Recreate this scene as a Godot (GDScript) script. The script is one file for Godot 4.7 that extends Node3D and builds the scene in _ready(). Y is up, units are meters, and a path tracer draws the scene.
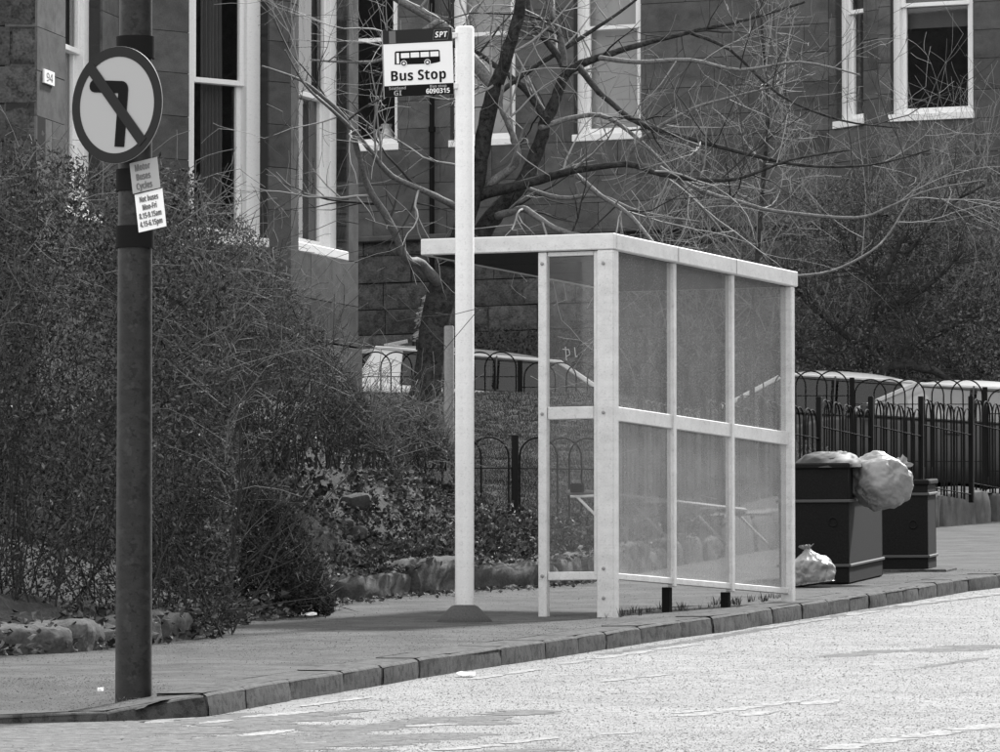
extends Node3D
# A sloping street in a black and white photograph: every tone is a neutral grey.
# Plan coordinates: X to the right, D straight away from the camera (z = -D). The pavement is the plane y = SLOPE * D.
const F := 7070.0
const CAM_Y := 1.38
const SLOPE := 0.0595
var tilt := atan(435.0 / 7070.0)
var rng := RandomNumberGenerator.new()
var names := {}
var M := {}

# ------------------------------------------------------------------ mesh builder
class MB:
	var v := PackedVector3Array()
	var n := PackedVector3Array()
	var uv := PackedVector2Array()
	var ix := PackedInt32Array()
	func poly(p: Array, inside: Vector3) -> void:
		var c := Vector3.ZERO
		for q in p:
			c += q
		c /= p.size()
		var nn := Vector3.ZERO
		for i in range(1, p.size() - 1):
			nn += (p[i] - p[0]).cross(p[i + 1] - p[0])
		if nn.length() < 1e-12:
			return
		nn = nn.normalized()
		var flip := nn.dot(c - inside) < 0.0
		if flip:
			nn = -nn
		var b := v.size()
		for q in p:
			v.append(q)
			n.append(nn)
			uv.append(Vector2.ZERO)
		for i in range(1, p.size() - 1):
			if flip:
				ix.append_array([b, b + i, b + i + 1])
			else:
				ix.append_array([b, b + i + 1, b + i])
	func box(c: Vector3, s: Vector3, B := Basis(), bev := 0.004) -> void:
		var h := s * 0.5
		var b := minf(bev, minf(h.x, minf(h.y, h.z)) * 0.7)
		var pt := func(ax: int, sx: float, sy: float, sz: float) -> Vector3:
			var q := Vector3(sx * (h.x - b), sy * (h.y - b), sz * (h.z - b))
			q[ax] = [sx, sy, sz][ax] * h[ax]
			return c + B * q
		if b <= 0.0:
			b = 0.0
		for ax in 3:
			for sg in [-1.0, 1.0]:
				var q := []
				for k in [[-1.0, -1.0], [1.0, -1.0], [1.0, 1.0], [-1.0, 1.0]]:
					var t := [0.0, 0.0, 0.0]
					t[ax] = sg
					t[(ax + 1) % 3] = k[0]
					t[(ax + 2) % 3] = k[1]
					q.append(pt.call(ax, t[0], t[1], t[2]))
				poly(q, c)
		if b > 0.0:
			for ax in 3:
				var a1 := (ax + 1) % 3
				var a2 := (ax + 2) % 3
				for s1 in [-1.0, 1.0]:
					for s2 in [-1.0, 1.0]:
						var q := []
						for k in [[-1.0, a1], [1.0, a1], [1.0, a2], [-1.0, a2]]:
							var t := [0.0, 0.0, 0.0]
							t[ax] = k[0]
							t[a1] = s1
							t[a2] = s2
							q.append(pt.call(k[1], t[0], t[1], t[2]))
						poly(q, c)
			for sx in [-1.0, 1.0]:
				for sy in [-1.0, 1.0]:
					for sz in [-1.0, 1.0]:
						poly([pt.call(0, sx, sy, sz), pt.call(1, sx, sy, sz), pt.call(2, sx, sy, sz)], c)
	func beam(a: Vector3, b: Vector3, w: float, d: float, side := Vector3.UP, bev := 0.003) -> void:
		var z := (b - a).normalized()
		var x := side.cross(z)
		if x.length() < 0.01:
			x = Vector3.RIGHT.cross(z)
		x = x.normalized()
		var y := z.cross(x).normalized()
		box((a + b) * 0.5, Vector3(w, d, a.distance_to(b)), Basis(x, y, z), bev)
	func tube(p: Array, r: Array, sides := 6, caps := true) -> void:
		var t0: Vector3 = (p[1] - p[0]).normalized()
		var x := t0.cross(Vector3.UP)
		if x.length() < 0.05:
			x = t0.cross(Vector3.RIGHT)
		x = x.normalized()
		var b := v.size()
		for i in p.size():
			var t: Vector3
			if i == 0:
				t = t0
			elif i == p.size() - 1:
				t = (p[i] - p[i - 1]).normalized()
			else:
				t = ((p[i] - p[i - 1]).normalized() + (p[i + 1] - p[i]).normalized()).normalized()
			x = x - t * x.dot(t)
			if x.length() < 1e-4:
				x = t.cross(Vector3(0.3, 0.5, 0.8))
			x = x.normalized()
			var y := t.cross(x)
			for k in sides:
				var a := TAU * k / sides
				var nn := x * cos(a) + y * sin(a)
				v.append(p[i] + nn * r[i])
				n.append(nn)
				uv.append(Vector2(float(k) / sides, i))
		for i in p.size() - 1:
			for k in sides:
				var k2 := (k + 1) % sides
				var a0 := b + i * sides + k
				var a1 := b + i * sides + k2
				ix.append_array([a0, a0 + sides, a1, a1, a0 + sides, a1 + sides])
		if caps:
			for e in [0, p.size() - 1]:
				var q := []
				for k in sides:
					q.append(v[b + e * sides + k])
				poly(q, p[1] if e == 0 else p[p.size() - 2])
	func lathe(prof: Array, segs: int, o: Vector3, B := Basis()) -> void:
		# a profile (radius, height) turned about the y axis; corners sharper than 40 degrees stay hard
		var dirs := []
		for i in prof.size() - 1:
			dirs.append((prof[i + 1] - prof[i]).normalized())
		for i in prof.size() - 1:
			var b := v.size()
			for e in 2:
				var tn: Vector2 = dirs[i]
				var j := i - 1 if e == 0 else i + 1
				if j >= 0 and j < dirs.size() and tn.dot(dirs[j]) > 0.77:
					tn = (tn + dirs[j]).normalized()
				var p: Vector2 = prof[i + e]
				for k in segs + 1:
					var an := TAU * k / segs
					v.append(o + B * Vector3(cos(an) * p.x, p.y, sin(an) * p.x))
					n.append((B * Vector3(cos(an) * tn.y, -tn.x, sin(an) * tn.y)).normalized())
					uv.append(Vector2(float(k) / segs, float(i + e) / (prof.size() - 1)))
			for k in segs:
				var a0 := b + k
				ix.append_array([a0, a0 + 1, a0 + segs + 1, a0 + 1, a0 + segs + 2, a0 + segs + 1])
	func grid(nu: int, nv: int, at: Callable, closed := false, inside := Vector3(0, -1e5, 0)) -> void:
		# smooth sheet: at(i, j) -> Vector3, normals from neighbours, facing away from inside
		var b := v.size()
		var pts := []
		for j in nv + 1:
			for i in nu + 1:
				pts.append(at.call(i, j))
		for j in nv + 1:
			for i in nu + 1:
				var i0 := maxi(i - 1, 0)
				var i1 := mini(i + 1, nu)
				if closed:
					i0 = (i - 1 + nu) % nu
					i1 = (i + 1) % nu
				var du: Vector3 = pts[j * (nu + 1) + i1] - pts[j * (nu + 1) + i0]
				var dv: Vector3 = pts[mini(j + 1, nv) * (nu + 1) + i] - pts[maxi(j - 1, 0) * (nu + 1) + i]
				var nn := du.cross(dv)
				v.append(pts[j * (nu + 1) + i])
				n.append(nn.normalized() if nn.length() > 1e-12 else Vector3.ZERO)
				uv.append(Vector2(float(i) / nu, float(j) / nv))
		var facing := 0.0
		for i in range(b, v.size()):
			facing += n[i].dot((v[i] - inside).normalized())
		var turn := facing < 0.0
		for i in range(b, v.size()):
			if n[i] == Vector3.ZERO:
				n[i] = (v[i] - inside).normalized()
			elif turn:
				n[i] = -n[i]
		for j in nv:
			for i in nu:
				var a := b + j * (nu + 1) + i
				if turn:
					ix.append_array([a, a + 1, a + nu + 1, a + 1, a + nu + 2, a + nu + 1])
				else:
					ix.append_array([a, a + nu + 1, a + 1, a + 1, a + nu + 1, a + nu + 2])
	func prism(pts: PackedVector2Array, depth: float, o: Vector3, X: Vector3, Y: Vector3) -> void:
		# flat outline in the plane X, Y, with thickness along X x Y
		var Z := X.cross(Y).normalized()
		if Geometry2D.is_polygon_clockwise(pts):
			pts.reverse()
		var tri := Geometry2D.triangulate_polygon(pts)
		for s in [0.0, depth]:
			var b := v.size()
			for q in pts:
				v.append(o + X * q.x + Y * q.y + Z * s)
				n.append(Z if s > 0.0 else -Z)
				uv.append(q)
			for k in range(0, tri.size(), 3):
				var cw := (pts[tri[k + 1]] - pts[tri[k]]).cross(pts[tri[k + 2]] - pts[tri[k]]) < 0.0
				if cw == (s > 0.0):
					ix.append_array([b + tri[k], b + tri[k + 1], b + tri[k + 2]])
				else:
					ix.append_array([b + tri[k], b + tri[k + 2], b + tri[k + 1]])
		for i in pts.size():
			var q0 := pts[i]
			var q1 := pts[(i + 1) % pts.size()]
			var a := o + X * q0.x + Y * q0.y
			var c := o + X * q1.x + Y * q1.y
			var nn := (c - a).cross(Z).normalized()
			var b := v.size()
			for q in [a, c, c + Z * depth, a + Z * depth]:
				v.append(q)
				n.append(nn)
				uv.append(Vector2.ZERO)
			ix.append_array([b, b + 2, b + 1, b, b + 3, b + 2])
	func mesh(origin := Vector3.ZERO) -> ArrayMesh:
		var vv := v
		if origin != Vector3.ZERO:
			vv = PackedVector3Array()
			vv.resize(v.size())
			for i in v.size():
				vv[i] = v[i] - origin
		var a := []
		a.resize(Mesh.ARRAY_MAX)
		a[Mesh.ARRAY_VERTEX] = vv
		a[Mesh.ARRAY_NORMAL] = n
		a[Mesh.ARRAY_TEX_UV] = uv
		a[Mesh.ARRAY_INDEX] = ix
		var m := ArrayMesh.new()
		m.add_surface_from_arrays(Mesh.PRIMITIVE_TRIANGLES, a)
		return m

# ------------------------------------------------------------------ places
func P(px: float, py: float, D: float) -> Vector3:
	var b := (376.0 - py) / F
	var y := b * cos(tilt) + sin(tilt)
	var z := cos(tilt) - b * sin(tilt)
	return Vector3((px - 500.0) / F * D / z, CAM_Y + y / z * D, -D)

func G(px: float, py: float, up := 0.0) -> Vector3:
	# the point of the pavement plane (raised by up) seen at a pixel
	var b := (376.0 - py) / F
	var k := (b * cos(tilt) + sin(tilt)) / (cos(tilt) - b * sin(tilt))
	var D := (up - CAM_Y) / (k - SLOPE)
	return P(px, py, D)

func gy(D: float) -> float:
	return SLOPE * D

func at(X: float, D: float, up := 0.0) -> Vector3:
	return Vector3(X, gy(D) + up, -D)

func rf(a: float, b: float) -> float:
	return rng.randf_range(a, b)

# ------------------------------------------------------------------ nodes
func numbered(called: String) -> String:
	var k: int = names.get(called, 0)
	names[called] = k + 1
	return called if k == 0 else "%s_%03d" % [called, k]

func tag(o: Node, label: String, category: String, group := "", kind := "") -> void:
	if label != "":
		o.set_meta("label", label)
	if category != "":
		o.set_meta("category", category)
	if group != "":
		o.set_meta("group", group)
	if kind != "":
		o.set_meta("kind", kind)

func thing(called: String, label: String, category: String, pos: Vector3, group := "") -> Node3D:
	var o := Node3D.new()
	o.name = numbered(called)
	add_child(o)
	o.position = pos
	tag(o, label, category, group)
	return o

func part(parent: Node3D, called: String, mb: MB, m: Material, origin := Vector3.ZERO) -> MeshInstance3D:
	# vertices are in world metres; origin is the world place of the parent
	var o := MeshInstance3D.new()
	o.name = called if parent != self else numbered(called)
	o.mesh = mb.mesh(origin)
	o.material_override = m
	parent.add_child(o, true)
	return o

func put(parent: Node3D, called: String, me: Mesh, m: Material, t: Transform3D) -> MeshInstance3D:
	var o := MeshInstance3D.new()
	o.name = called if parent != self else numbered(called)
	o.mesh = me
	o.material_override = m
	parent.add_child(o, true)
	o.transform = t
	return o

func structure(called: String, mb: MB, m: Material) -> MeshInstance3D:
	var o := part(self, called, mb, m)
	o.set_meta("kind", "structure")
	return o

# copies: rows of [Transform3D, grey]
func scatter(parent: Node3D, called: String, me: Mesh, m: Material, rows: Array) -> MultiMeshInstance3D:
	var mm := MultiMesh.new()
	mm.transform_format = MultiMesh.TRANSFORM_3D
	mm.use_colors = true
	mm.mesh = me
	mm.instance_count = rows.size()
	for i in rows.size():
		mm.set_instance_transform(i, rows[i][0])
		var g: float = rows[i][1]
		mm.set_instance_color(i, Color(g, g, g))
	var o := MultiMeshInstance3D.new()
	o.name = called if parent != self else numbered(called)
	o.multimesh = mm
	o.material_override = m
	parent.add_child(o, true)
	return o

func turned(dir: Vector3, roll: float) -> Basis:
	# a basis whose y points along dir
	var y := dir.normalized()
	var x := y.cross(Vector3(0.31, 0.17, 0.93)).normalized()
	return Basis(x, y, x.cross(y)).rotated(y, roll)

func any_dir() -> Vector3:
	var z := rf(-1, 1)
	var a := rf(0, TAU)
	var r := sqrt(1.0 - z * z)
	return Vector3(r * cos(a), z, r * sin(a))

# ------------------------------------------------------------------ materials
func grey(lin: float) -> Color:
	return Color(lin, lin, lin).linear_to_srgb()

func noise_bytes(size: int, cycles: float, sd: int, kind: int) -> PackedByteArray:
	var f := FastNoiseLite.new()
	f.seed = sd
	f.frequency = cycles / size
	if kind == 1:
		f.noise_type = FastNoiseLite.TYPE_CELLULAR
		f.fractal_type = FastNoiseLite.FRACTAL_NONE
	else:
		f.noise_type = FastNoiseLite.TYPE_SIMPLEX_SMOOTH
		f.fractal_octaves = 4
	return f.get_seamless_image(size, size, false, false, 0.15).get_data()

var noise_cache := {}
func cached(size: int, cycles: float, sd: int, kind: int) -> PackedByteArray:
	var k := [size, cycles, sd, kind]
	if not noise_cache.has(k):
		noise_cache[k] = noise_bytes(size, cycles, sd, kind)
	return noise_cache[k]

# layers: [kind, cycles, amount, seed]; kind 0 soft noise, 1 cells, 2 sensor-like grain, 3 dark flecks, 4 pale flecks, 5 hard-edged patches (dark), 6 hard-edged patches (pale)
func tone(size: int, base: float, layers: Array) -> ImageTexture:
	var px := PackedByteArray()
	px.resize(size * size)
	var srcs := []
	for l in layers:
		srcs.append(null if l[0] == 2 else cached(size, l[1], l[3], 1 if l[0] == 1 else 0))
	var r2 := RandomNumberGenerator.new()
	r2.seed = 77
	for i in size * size:
		var g := 1.0
		for k in layers.size():
			var l: Array = layers[k]
			if l[0] == 2:
				g += l[2] * (r2.randf() - 0.5) * 2.0
				continue
			var a: float = srcs[k][i] / 127.5 - 1.0
			match l[0]:
				0, 1:
					g += l[2] * a
				3:
					g -= l[2] * clampf((a - 0.45) * 8.0, 0.0, 1.0)
				4:
					g += l[2] * clampf((a - 0.45) * 8.0, 0.0, 1.0)
				5:
					g -= l[2] * clampf((a - 0.08) * 12.0, 0.0, 1.0)
				6:
					g += l[2] * clampf((a - 0.08) * 12.0, 0.0, 1.0)
		var q := clampf(base * maxf(g, 0.02), 0.0, 1.0)
		px[i] = int(clampf(255.0 * (1.055 * pow(q, 1.0 / 2.4) - 0.055 if q > 0.0031308 else 12.92 * q), 0.0, 255.0))
	return ImageTexture.create_from_image(Image.create_from_data(size, size, false, Image.FORMAT_L8, px))

func mat(called: String, lin: float, rough := 0.8, spec := 0.4) -> StandardMaterial3D:
	var m := StandardMaterial3D.new()
	m.resource_name = called
	m.albedo_color = grey(lin)
	m.roughness = rough
	m.metallic_specular = spec
	M[called] = m
	return m

func tmat(called: String, t: Texture2D, metres: float, rough := 0.85, spec := 0.35, relief := 0.0, world := true) -> StandardMaterial3D:
	var m := mat(called, 1.0, rough, spec)
	m.albedo_color = Color.WHITE
	m.albedo_texture = t
	m.uv1_triplanar = true
	m.uv1_world_triplanar = world
	m.uv1_scale = Vector3.ONE / metres
	if relief > 0.0:
		m.heightmap_enabled = true
		m.heightmap_texture = t
		m.heightmap_scale = relief
	return m

func materials() -> void:
	tmat("asphalt", tone(1024, 0.196, [[2, 0, 0.3, 0], [0, 200, 0.35, 3], [3, 70, 0.35, 5], [0, 30, 0.22, 6], [0, 5, 0.16, 7], [3, 14, 0.22, 8], [4, 40, 0.2, 9]]), 6.5, 0.75, 0.35, 0.25)
	tmat("pavement", tone(1024, 0.051, [[2, 0, 0.3, 0], [0, 200, 0.40, 13], [4, 70, 0.4, 15], [0, 6, 0.4, 17], [0, 28, 0.35, 18], [3, 16, 0.35, 19], [6, 9, 0.3, 20]]), 5.0, 0.85, 0.3, 0.25)
	tmat("kerb_granite", tone(512, 0.075, [[2, 0, 0.2, 0], [0, 90, 0.4, 23], [5, 10, 0.45, 25], [0, 4, 0.3, 27], [3, 30, 0.4, 28]]), 0.8, 0.85, 0.3, 0.7)
	tmat("dirty_granite", tone(512, 0.032, [[2, 0, 0.2, 0], [0, 60, 0.6, 33], [6, 12, 0.7, 35], [4, 30, 0.8, 36], [3, 8, 0.6, 38], [0, 5, 0.4, 37]]), 0.7, 0.9, 0.25, 0.8)
	tmat("garden_stone", tone(512, 0.085, [[2, 0, 0.15, 0], [0, 50, 0.45, 43], [0, 12, 0.35, 45], [3, 30, 0.25, 46]]), 1.1, 0.9, 0.25, 1.2)
	for k in 4:
		tmat("sandstone_%d" % k, tone(512, [0.106, 0.088, 0.122, 0.098][k], [[2, 0, 0.10, 0], [0, 100, 0.22, 53 + k], [0, 9, 0.22, 60 + k], [5, 5, 0.16, 70 + k], [0, 3, 0.2, 80 + k]]), 1.7, 0.92, 0.25, 0.6)
	for k in 3:
		tmat("rough_stone_%d" % k, tone(512, [0.085, 0.066, 0.105][k], [[0, 40, 0.45, 91 + k], [0, 12, 0.35, 95 + k], [5, 7, 0.35, 99 + k]]), 1.3, 0.95, 0.2, 2.5)
	mat("mortar", 0.03, 0.95, 0.2)
	mat("pale_mortar", 0.055, 0.95, 0.2)
	tmat("soil", tone(512, 0.055, [[2, 0, 0.3, 0], [0, 40, 0.6, 103], [4, 40, 0.9, 105], [0, 7, 0.4, 107]]), 1.1, 0.95, 0.2, 2.5)
	tmat("turf", tone(512, 0.06, [[2, 0, 0.35, 0], [0, 60, 0.5, 113], [0, 8, 0.35, 117]]), 1.4, 0.95, 0.2, 1.5)
	tmat("pale_paint", tone(512, 0.66, [[2, 0, 0.05, 0], [0, 60, 0.08, 123], [3, 26, 0.22, 125], [0, 5, 0.12, 127], [3, 60, 0.2, 128], [0, 14, 0.08, 129]]), 0.9, 0.45, 0.45, 0.0)
	tmat("pole_enamel", tone(512, 0.76, [[2, 0, 0.04, 0], [0, 50, 0.07, 133], [3, 30, 0.16, 136], [0, 6, 0.05, 137]]), 0.8, 0.4, 0.45)
	tmat("roof_sheet", tone(256, 0.03, [[2, 0, 0.1, 0], [0, 20, 0.4, 143]]), 1.0, 0.9, 0.3)
	tmat("old_paint", tone(512, 0.014, [[2, 0, 0.25, 0], [0, 60, 0.4, 153], [0, 9, 0.5, 155], [3, 10, 1.0, 157], [3, 22, 0.9, 160], [4, 5, 1.3, 158], [0, 3, 0.4, 159]]), 0.8, 0.5, 0.4, 0.4)
	mat("white_gloss", 0.74, 0.35, 0.45)
	tmat("window_paint", tone(256, 0.87, [[2, 0, 0.04, 0], [0, 40, 0.06, 163], [3, 20, 0.15, 165]]), 0.8, 0.45, 0.4)
	mat("black_iron", 0.011, 0.75, 0.25)
	mat("sign_white", 0.40, 0.6, 0.3)
	mat("sign_bright", 0.90, 0.5, 0.35)
	mat("sign_red", 0.030, 0.75, 0.2)
	mat("sign_black", 0.010, 0.75, 0.2)
	mat("sign_band", 0.03, 0.7, 0.2)
	mat("sign_mid", 0.15, 0.6, 0.3)
	mat("plate_grey", 0.36, 0.5, 0.4)
	mat("galvanised", 0.28, 0.5, 0.5)
	tmat("post_grey", tone(256, 0.19, [[2, 0, 0.1, 0], [0, 30, 0.3, 173]]), 0.7, 0.6, 0.4)
	tmat("bin_plastic", tone(256, 0.012, [[2, 0, 0.2, 0], [0, 60, 0.5, 183], [4, 40, 0.6, 185]]), 0.9, 0.8, 0.25)
	mat("bin_edge", 0.07, 0.6, 0.4)
	tmat("bag_plastic", tone(256, 0.26, [[0, 14, 0.12, 193], [2, 0, 0.03, 0]]), 0.6, 0.38, 0.5, 0.0, false)
	M.bag_plastic.backlight_enabled = true
	M.bag_plastic.backlight = grey(0.12)
	tmat("sheet_plastic", tone(256, 0.04, [[0, 14, 0.2, 203], [2, 0, 0.05, 0]]), 0.5, 0.6, 0.35)
	tmat("bark_dark", tone(512, 0.05, [[2, 0, 0.2, 0], [0, 60, 0.6, 213], [5, 14, 0.5, 215], [0, 8, 0.4, 217]]), 0.8, 0.9, 0.25, 2.5)
	tmat("bark_pale", tone(512, 0.19, [[2, 0, 0.2, 0], [0, 50, 0.4, 223], [5, 20, 0.4, 225]]), 0.7, 0.75, 0.35, 0.4)  # paler copy of the bark: sunlit highlights put into limb colour
	mat("spray", 0.15, 0.75, 0.3)
	mat("twig", 0.26, 0.7, 0.4)
	mat("twig_dark", 0.04, 0.8, 0.3)
	var lf := mat("leaf", 1.0, 0.85, 0.2)
	lf.albedo_color = Color.WHITE
	lf.vertex_color_use_as_albedo = true
	lf.backlight_enabled = true
	lf.backlight = grey(0.025)
	var dl := mat("dead_leaf", 1.0, 0.8, 0.3)
	dl.albedo_color = Color.WHITE
	dl.vertex_color_use_as_albedo = true
	mat("car_white", 0.70, 0.35, 0.5)
	M.car_white.clearcoat_enabled = true
	M.car_white.clearcoat = 0.6
	M.car_white.clearcoat_roughness = 0.08
	mat("car_silver", 0.40, 0.4, 0.5)
	M.car_silver.metallic = 0.35
	M.car_silver.clearcoat_enabled = true
	M.car_silver.clearcoat = 0.6
	M.car_silver.clearcoat_roughness = 0.1
	mat("car_dark", 0.03, 0.4, 0.5)
	mat("rubber", 0.02, 0.8, 0.3)
	mat("interior", 0.03, 0.9, 0.2)
	mat("chrome", 0.6, 0.15, 0.5)
	M.chrome.metallic = 1.0
	mat("lamp_glass", 0.7, 0.1, 0.6)
	for g in [["house_glass", 0.10, 0.02, 0.02], ["car_glass", 0.72, 0.05, 0.012], ["painted_sky_glass", 0.5, 0.22, 0.4], ["shelter_glass", 0.07, 0.06, 0.35]]:
		var gm := mat(g[0], g[3], g[2], 0.5)
		gm.transparency = BaseMaterial3D.TRANSPARENCY_ALPHA
		gm.albedo_color.a = g[1]
	mat("curtain", 0.10, 0.9, 0.2)
	mat("blind", 0.45, 0.9, 0.2)
	mat("plaster", 0.10, 0.9, 0.2)
	tmat("line_paint", tone(512, 0.31, [[2, 0, 0.2, 0], [0, 60, 0.4, 233], [5, 20, 0.35, 235]]), 1.5, 0.85, 0.25)
	tmat("patch_grey", tone(512, 0.085, [[2, 0, 0.3, 0], [0, 60, 0.4, 243], [6, 24, 0.5, 244], [4, 60, 0.6, 245]]), 2.5, 0.8, 0.3)
	tmat("concrete_foot", tone(256, 0.075, [[2, 0, 0.2, 0], [0, 40, 0.4, 253]]), 0.6, 0.9, 0.25, 0.6)
	mat("litter", 0.5, 0.7, 0.3)
	mat("china", 0.6, 0.2, 0.5)
	tmat("timber", tone(256, 0.45, [[2, 0, 0.1, 0], [0, 30, 0.3, 263]]), 0.6, 0.8, 0.3)

func _ready() -> void:
	rng.seed = 20240
	# ---- camera
	var cam := Camera3D.new()
	cam.name = "camera"
	cam.fov = rad_to_deg(2.0 * atan(376.0 / F))
	cam.near = 0.5
	cam.far = 2000.0
	cam.position = Vector3(0, CAM_Y, 0)
	cam.rotation.x = tilt
	add_child(cam)
	cam.current = true
	# ---- sky, sun, exposure
	var we := WorldEnvironment.new()
	we.name = "environment"
	var e := Environment.new()
	e.background_mode = Environment.BG_SKY
	var sm := ProceduralSkyMaterial.new()
	sm.sky_top_color = Color(0.84, 0.84, 0.84)
	sm.sky_horizon_color = Color(0.97, 0.97, 0.97)
	sm.sky_curve = 0.2
	sm.ground_bottom_color = Color(0.4, 0.4, 0.4)
	sm.ground_horizon_color = Color(0.6, 0.6, 0.6)
	sm.sun_angle_max = 4.0
	var sk := Sky.new()
	sk.sky_material = sm
	e.sky = sk
	e.tonemap_mode = Environment.TONE_MAPPER_LINEAR
	e.tonemap_exposure = 2.25
	e.sdfgi_enabled = true
	e.ssao_enabled = true
	e.ssil_enabled = true
	we.environment = e
	add_child(we)
	var sun := DirectionalLight3D.new()
	sun.name = "sun"
	sun.light_energy = 1.0
	sun.light_angular_distance = 5.0
	sun.shadow_enabled = true
	sun.light_color = Color(1, 1, 1)
	add_child(sun)
	var az := deg_to_rad(28.0)   # right of straight ahead
	var el := deg_to_rad(42.0)
	var to_sun := Vector3(sin(az) * cos(el), sin(el), -cos(az) * cos(el))
	sun.look_at_from_position(to_sun * 50.0, Vector3.ZERO, Vector3.UP)
	materials()
	print("materials")
	make_ground()
	make_kerb()
	make_garden()
	print("ground")
	make_corner_house()
	make_terrace()
	make_far_side()
	print("buildings")
	make_railings()
	make_cars()
	make_sign_post()
	make_bus_stop()
	make_shelter()
	make_bins()
	make_small_things()
	print("objects")
	make_tree()
	make_hedges()
	make_wall_shrub()
	make_grass()
	make_litter()
	make_grit()
	print("plants")

# ------------------------------------------------------------------ ground, kerb, garden
func smooth_line(pts: Array, step: float) -> Array:
	# Catmull-Rom through Vector3(X, D, extra), sampled about every step metres
	var out = []
	for i in pts.size() - 1:
		var p0: Vector3 = pts[maxi(i - 1, 0)]
		var p1: Vector3 = pts[i]
		var p2: Vector3 = pts[i + 1]
		var p3: Vector3 = pts[mini(i + 2, pts.size() - 1)]
		var k = maxi(1, int(Vector2(p1.x, p1.y).distance_to(Vector2(p2.x, p2.y)) / step))
		for j in k:
			var t = float(j) / k
			out.append(0.5 * (2.0 * p1 + (p2 - p0) * t + (2.0 * p0 - 5.0 * p1 + 4.0 * p2 - p3) * t * t + (3.0 * p1 - p0 - 3.0 * p2 + p3) * t * t * t))
	out.append(pts[-1])
	return out

func along(line: Array, dist: float) -> Vector3:
	for i in line.size() - 1:
		var a: Vector3 = line[i]
		var b: Vector3 = line[i + 1]
		var l = Vector2(a.x, a.y).distance_to(Vector2(b.x, b.y))
		if dist <= l or i == line.size() - 2:
			return a.lerp(b, dist / l)
		dist -= l
	return line[-1]

func length_of(line: Array) -> float:
	var s = 0.0
	for i in line.size() - 1:
		s += Vector2(line[i].x, line[i].y).distance_to(Vector2(line[i + 1].x, line[i + 1].y))
	return s

var kerb_line = []
var back_line = []

func lay_lines() -> void:
	var k = [Vector3(-16, 34.0, 0.03), Vector3(-9, 31.2, 0.03), Vector3(-5.0, 30.1, 0.03)]
	for q in [[0, 717, 0.03], [69, 715.5, 0.032], [114, 710.5, 0.05], [160, 703.5, 0.085], [181, 699, 0.1], [240, 688.5, 0.1], [300, 678, 0.1], [364, 668.5, 0.1], [428, 657.6, 0.1], [505, 646.5, 0.1], [556, 639.5, 0.1], [620, 630, 0.1], [652, 625, 0.1], [732, 614.5, 0.1], [812, 602.5, 0.1], [856, 596, 0.1], [908, 588, 0.1], [960, 579.5, 0.1], [1000, 574.5, 0.1]]:
		var g = G(q[0], q[1], q[2] - 0.1)
		k.append(Vector3(g.x, -g.z, q[2]))
	k.append_array([Vector3(5.6, 58.5, 0.1), Vector3(8.6, 67.0, 0.1), Vector3(13.0, 78.0, 0.1), Vector3(19.0, 92.0, 0.1)])
	kerb_line = smooth_line(k, 0.3)
	var b = [Vector3(-16, 41, 0), Vector3(-9, 38.2, 0), Vector3(-5.0, 37.0, 0)]
	for q in [[0, 655], [115, 647], [200, 637], [270, 618], [330, 603], [440, 593], [520, 587], [580, 583], [760, 551], [928, 528], [1000, 521]]:
		var g = G(q[0], q[1])
		b.append(Vector3(g.x, -g.z, 0))
	b.append_array([Vector3(7.2, 79.5, 0), Vector3(10.2, 88, 0), Vector3(14, 98, 0)])
	back_line = smooth_line(b, 0.3)

var edge_table = PackedFloat32Array()
func edge_x(D: float) -> float:
	# where the garden begins at that distance
	if edge_table.is_empty():
		for k in 480:
			edge_table.append(find_edge(30.0 + k * 0.125))
	var q = clampf((D - 30.0) / 0.125, 0.0, 478.0)
	var i = int(q)
	return lerpf(edge_table[i], edge_table[i + 1], q - i)

func find_edge(D: float) -> float:
	var best = -2.7
	for i in back_line.size() - 1:
		var a: Vector3 = back_line[i]
		var b: Vector3 = back_line[i + 1]
		if a.x > -5.0 and (a.y - D) * (b.y - D) <= 0.0 and a.y != b.y:
			best = lerpf(a.x, b.x, (D - a.y) / (b.y - a.y))
	return best

func track(x: float, keys: Array) -> float:
	if x <= keys[0][0]:
		return keys[0][1]
	for i in keys.size() - 1:
		if x <= keys[i + 1][0]:
			return lerpf(keys[i][1], keys[i + 1][1], smoothstep(0.0, 1.0, (x - keys[i][0]) / (keys[i + 1][0] - keys[i][0])))
	return keys[-1][1]

var lumps = FastNoiseLite.new()
func garden_height(X: float, D: float) -> float:
	# above the pavement plane
	var e = edge_x(D) - X
	var bank = track(X, [[-2.4, 1.2], [-1.5, 1.05], [-0.8, 0.72], [-0.3, 0.40], [0.0, 0.29], [0.6, 0.21]])
	var crest = track(X, [[1.0, 1.33], [3.0, 0.85], [4.4, 0.35]])
	var h = 0.0
	if D < 46.0:
		h = 0.08 + 0.30 * smoothstep(0.3, 2.2, e)
	else:
		h = 0.16 + (bank - 0.16) * smoothstep(0.0, 1.7, e)
	if D > 58.0:
		var t = clampf((D - 58.8) / 13.0, 0.0, 1.0)
		h = lerpf(bank, crest, t) if X < edge_x(D) - 0.8 else lerpf(0.3, lerpf(bank, crest, t), smoothstep(0.0, 1.0, e / 0.8))
	lumps.frequency = 0.9
	h += 0.05 * lumps.get_noise_2d(X * 1.7, D * 1.7) * (3.6 if D < 58.0 else 0.6) * smoothstep(0.0, 0.5, e)
	return h

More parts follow.
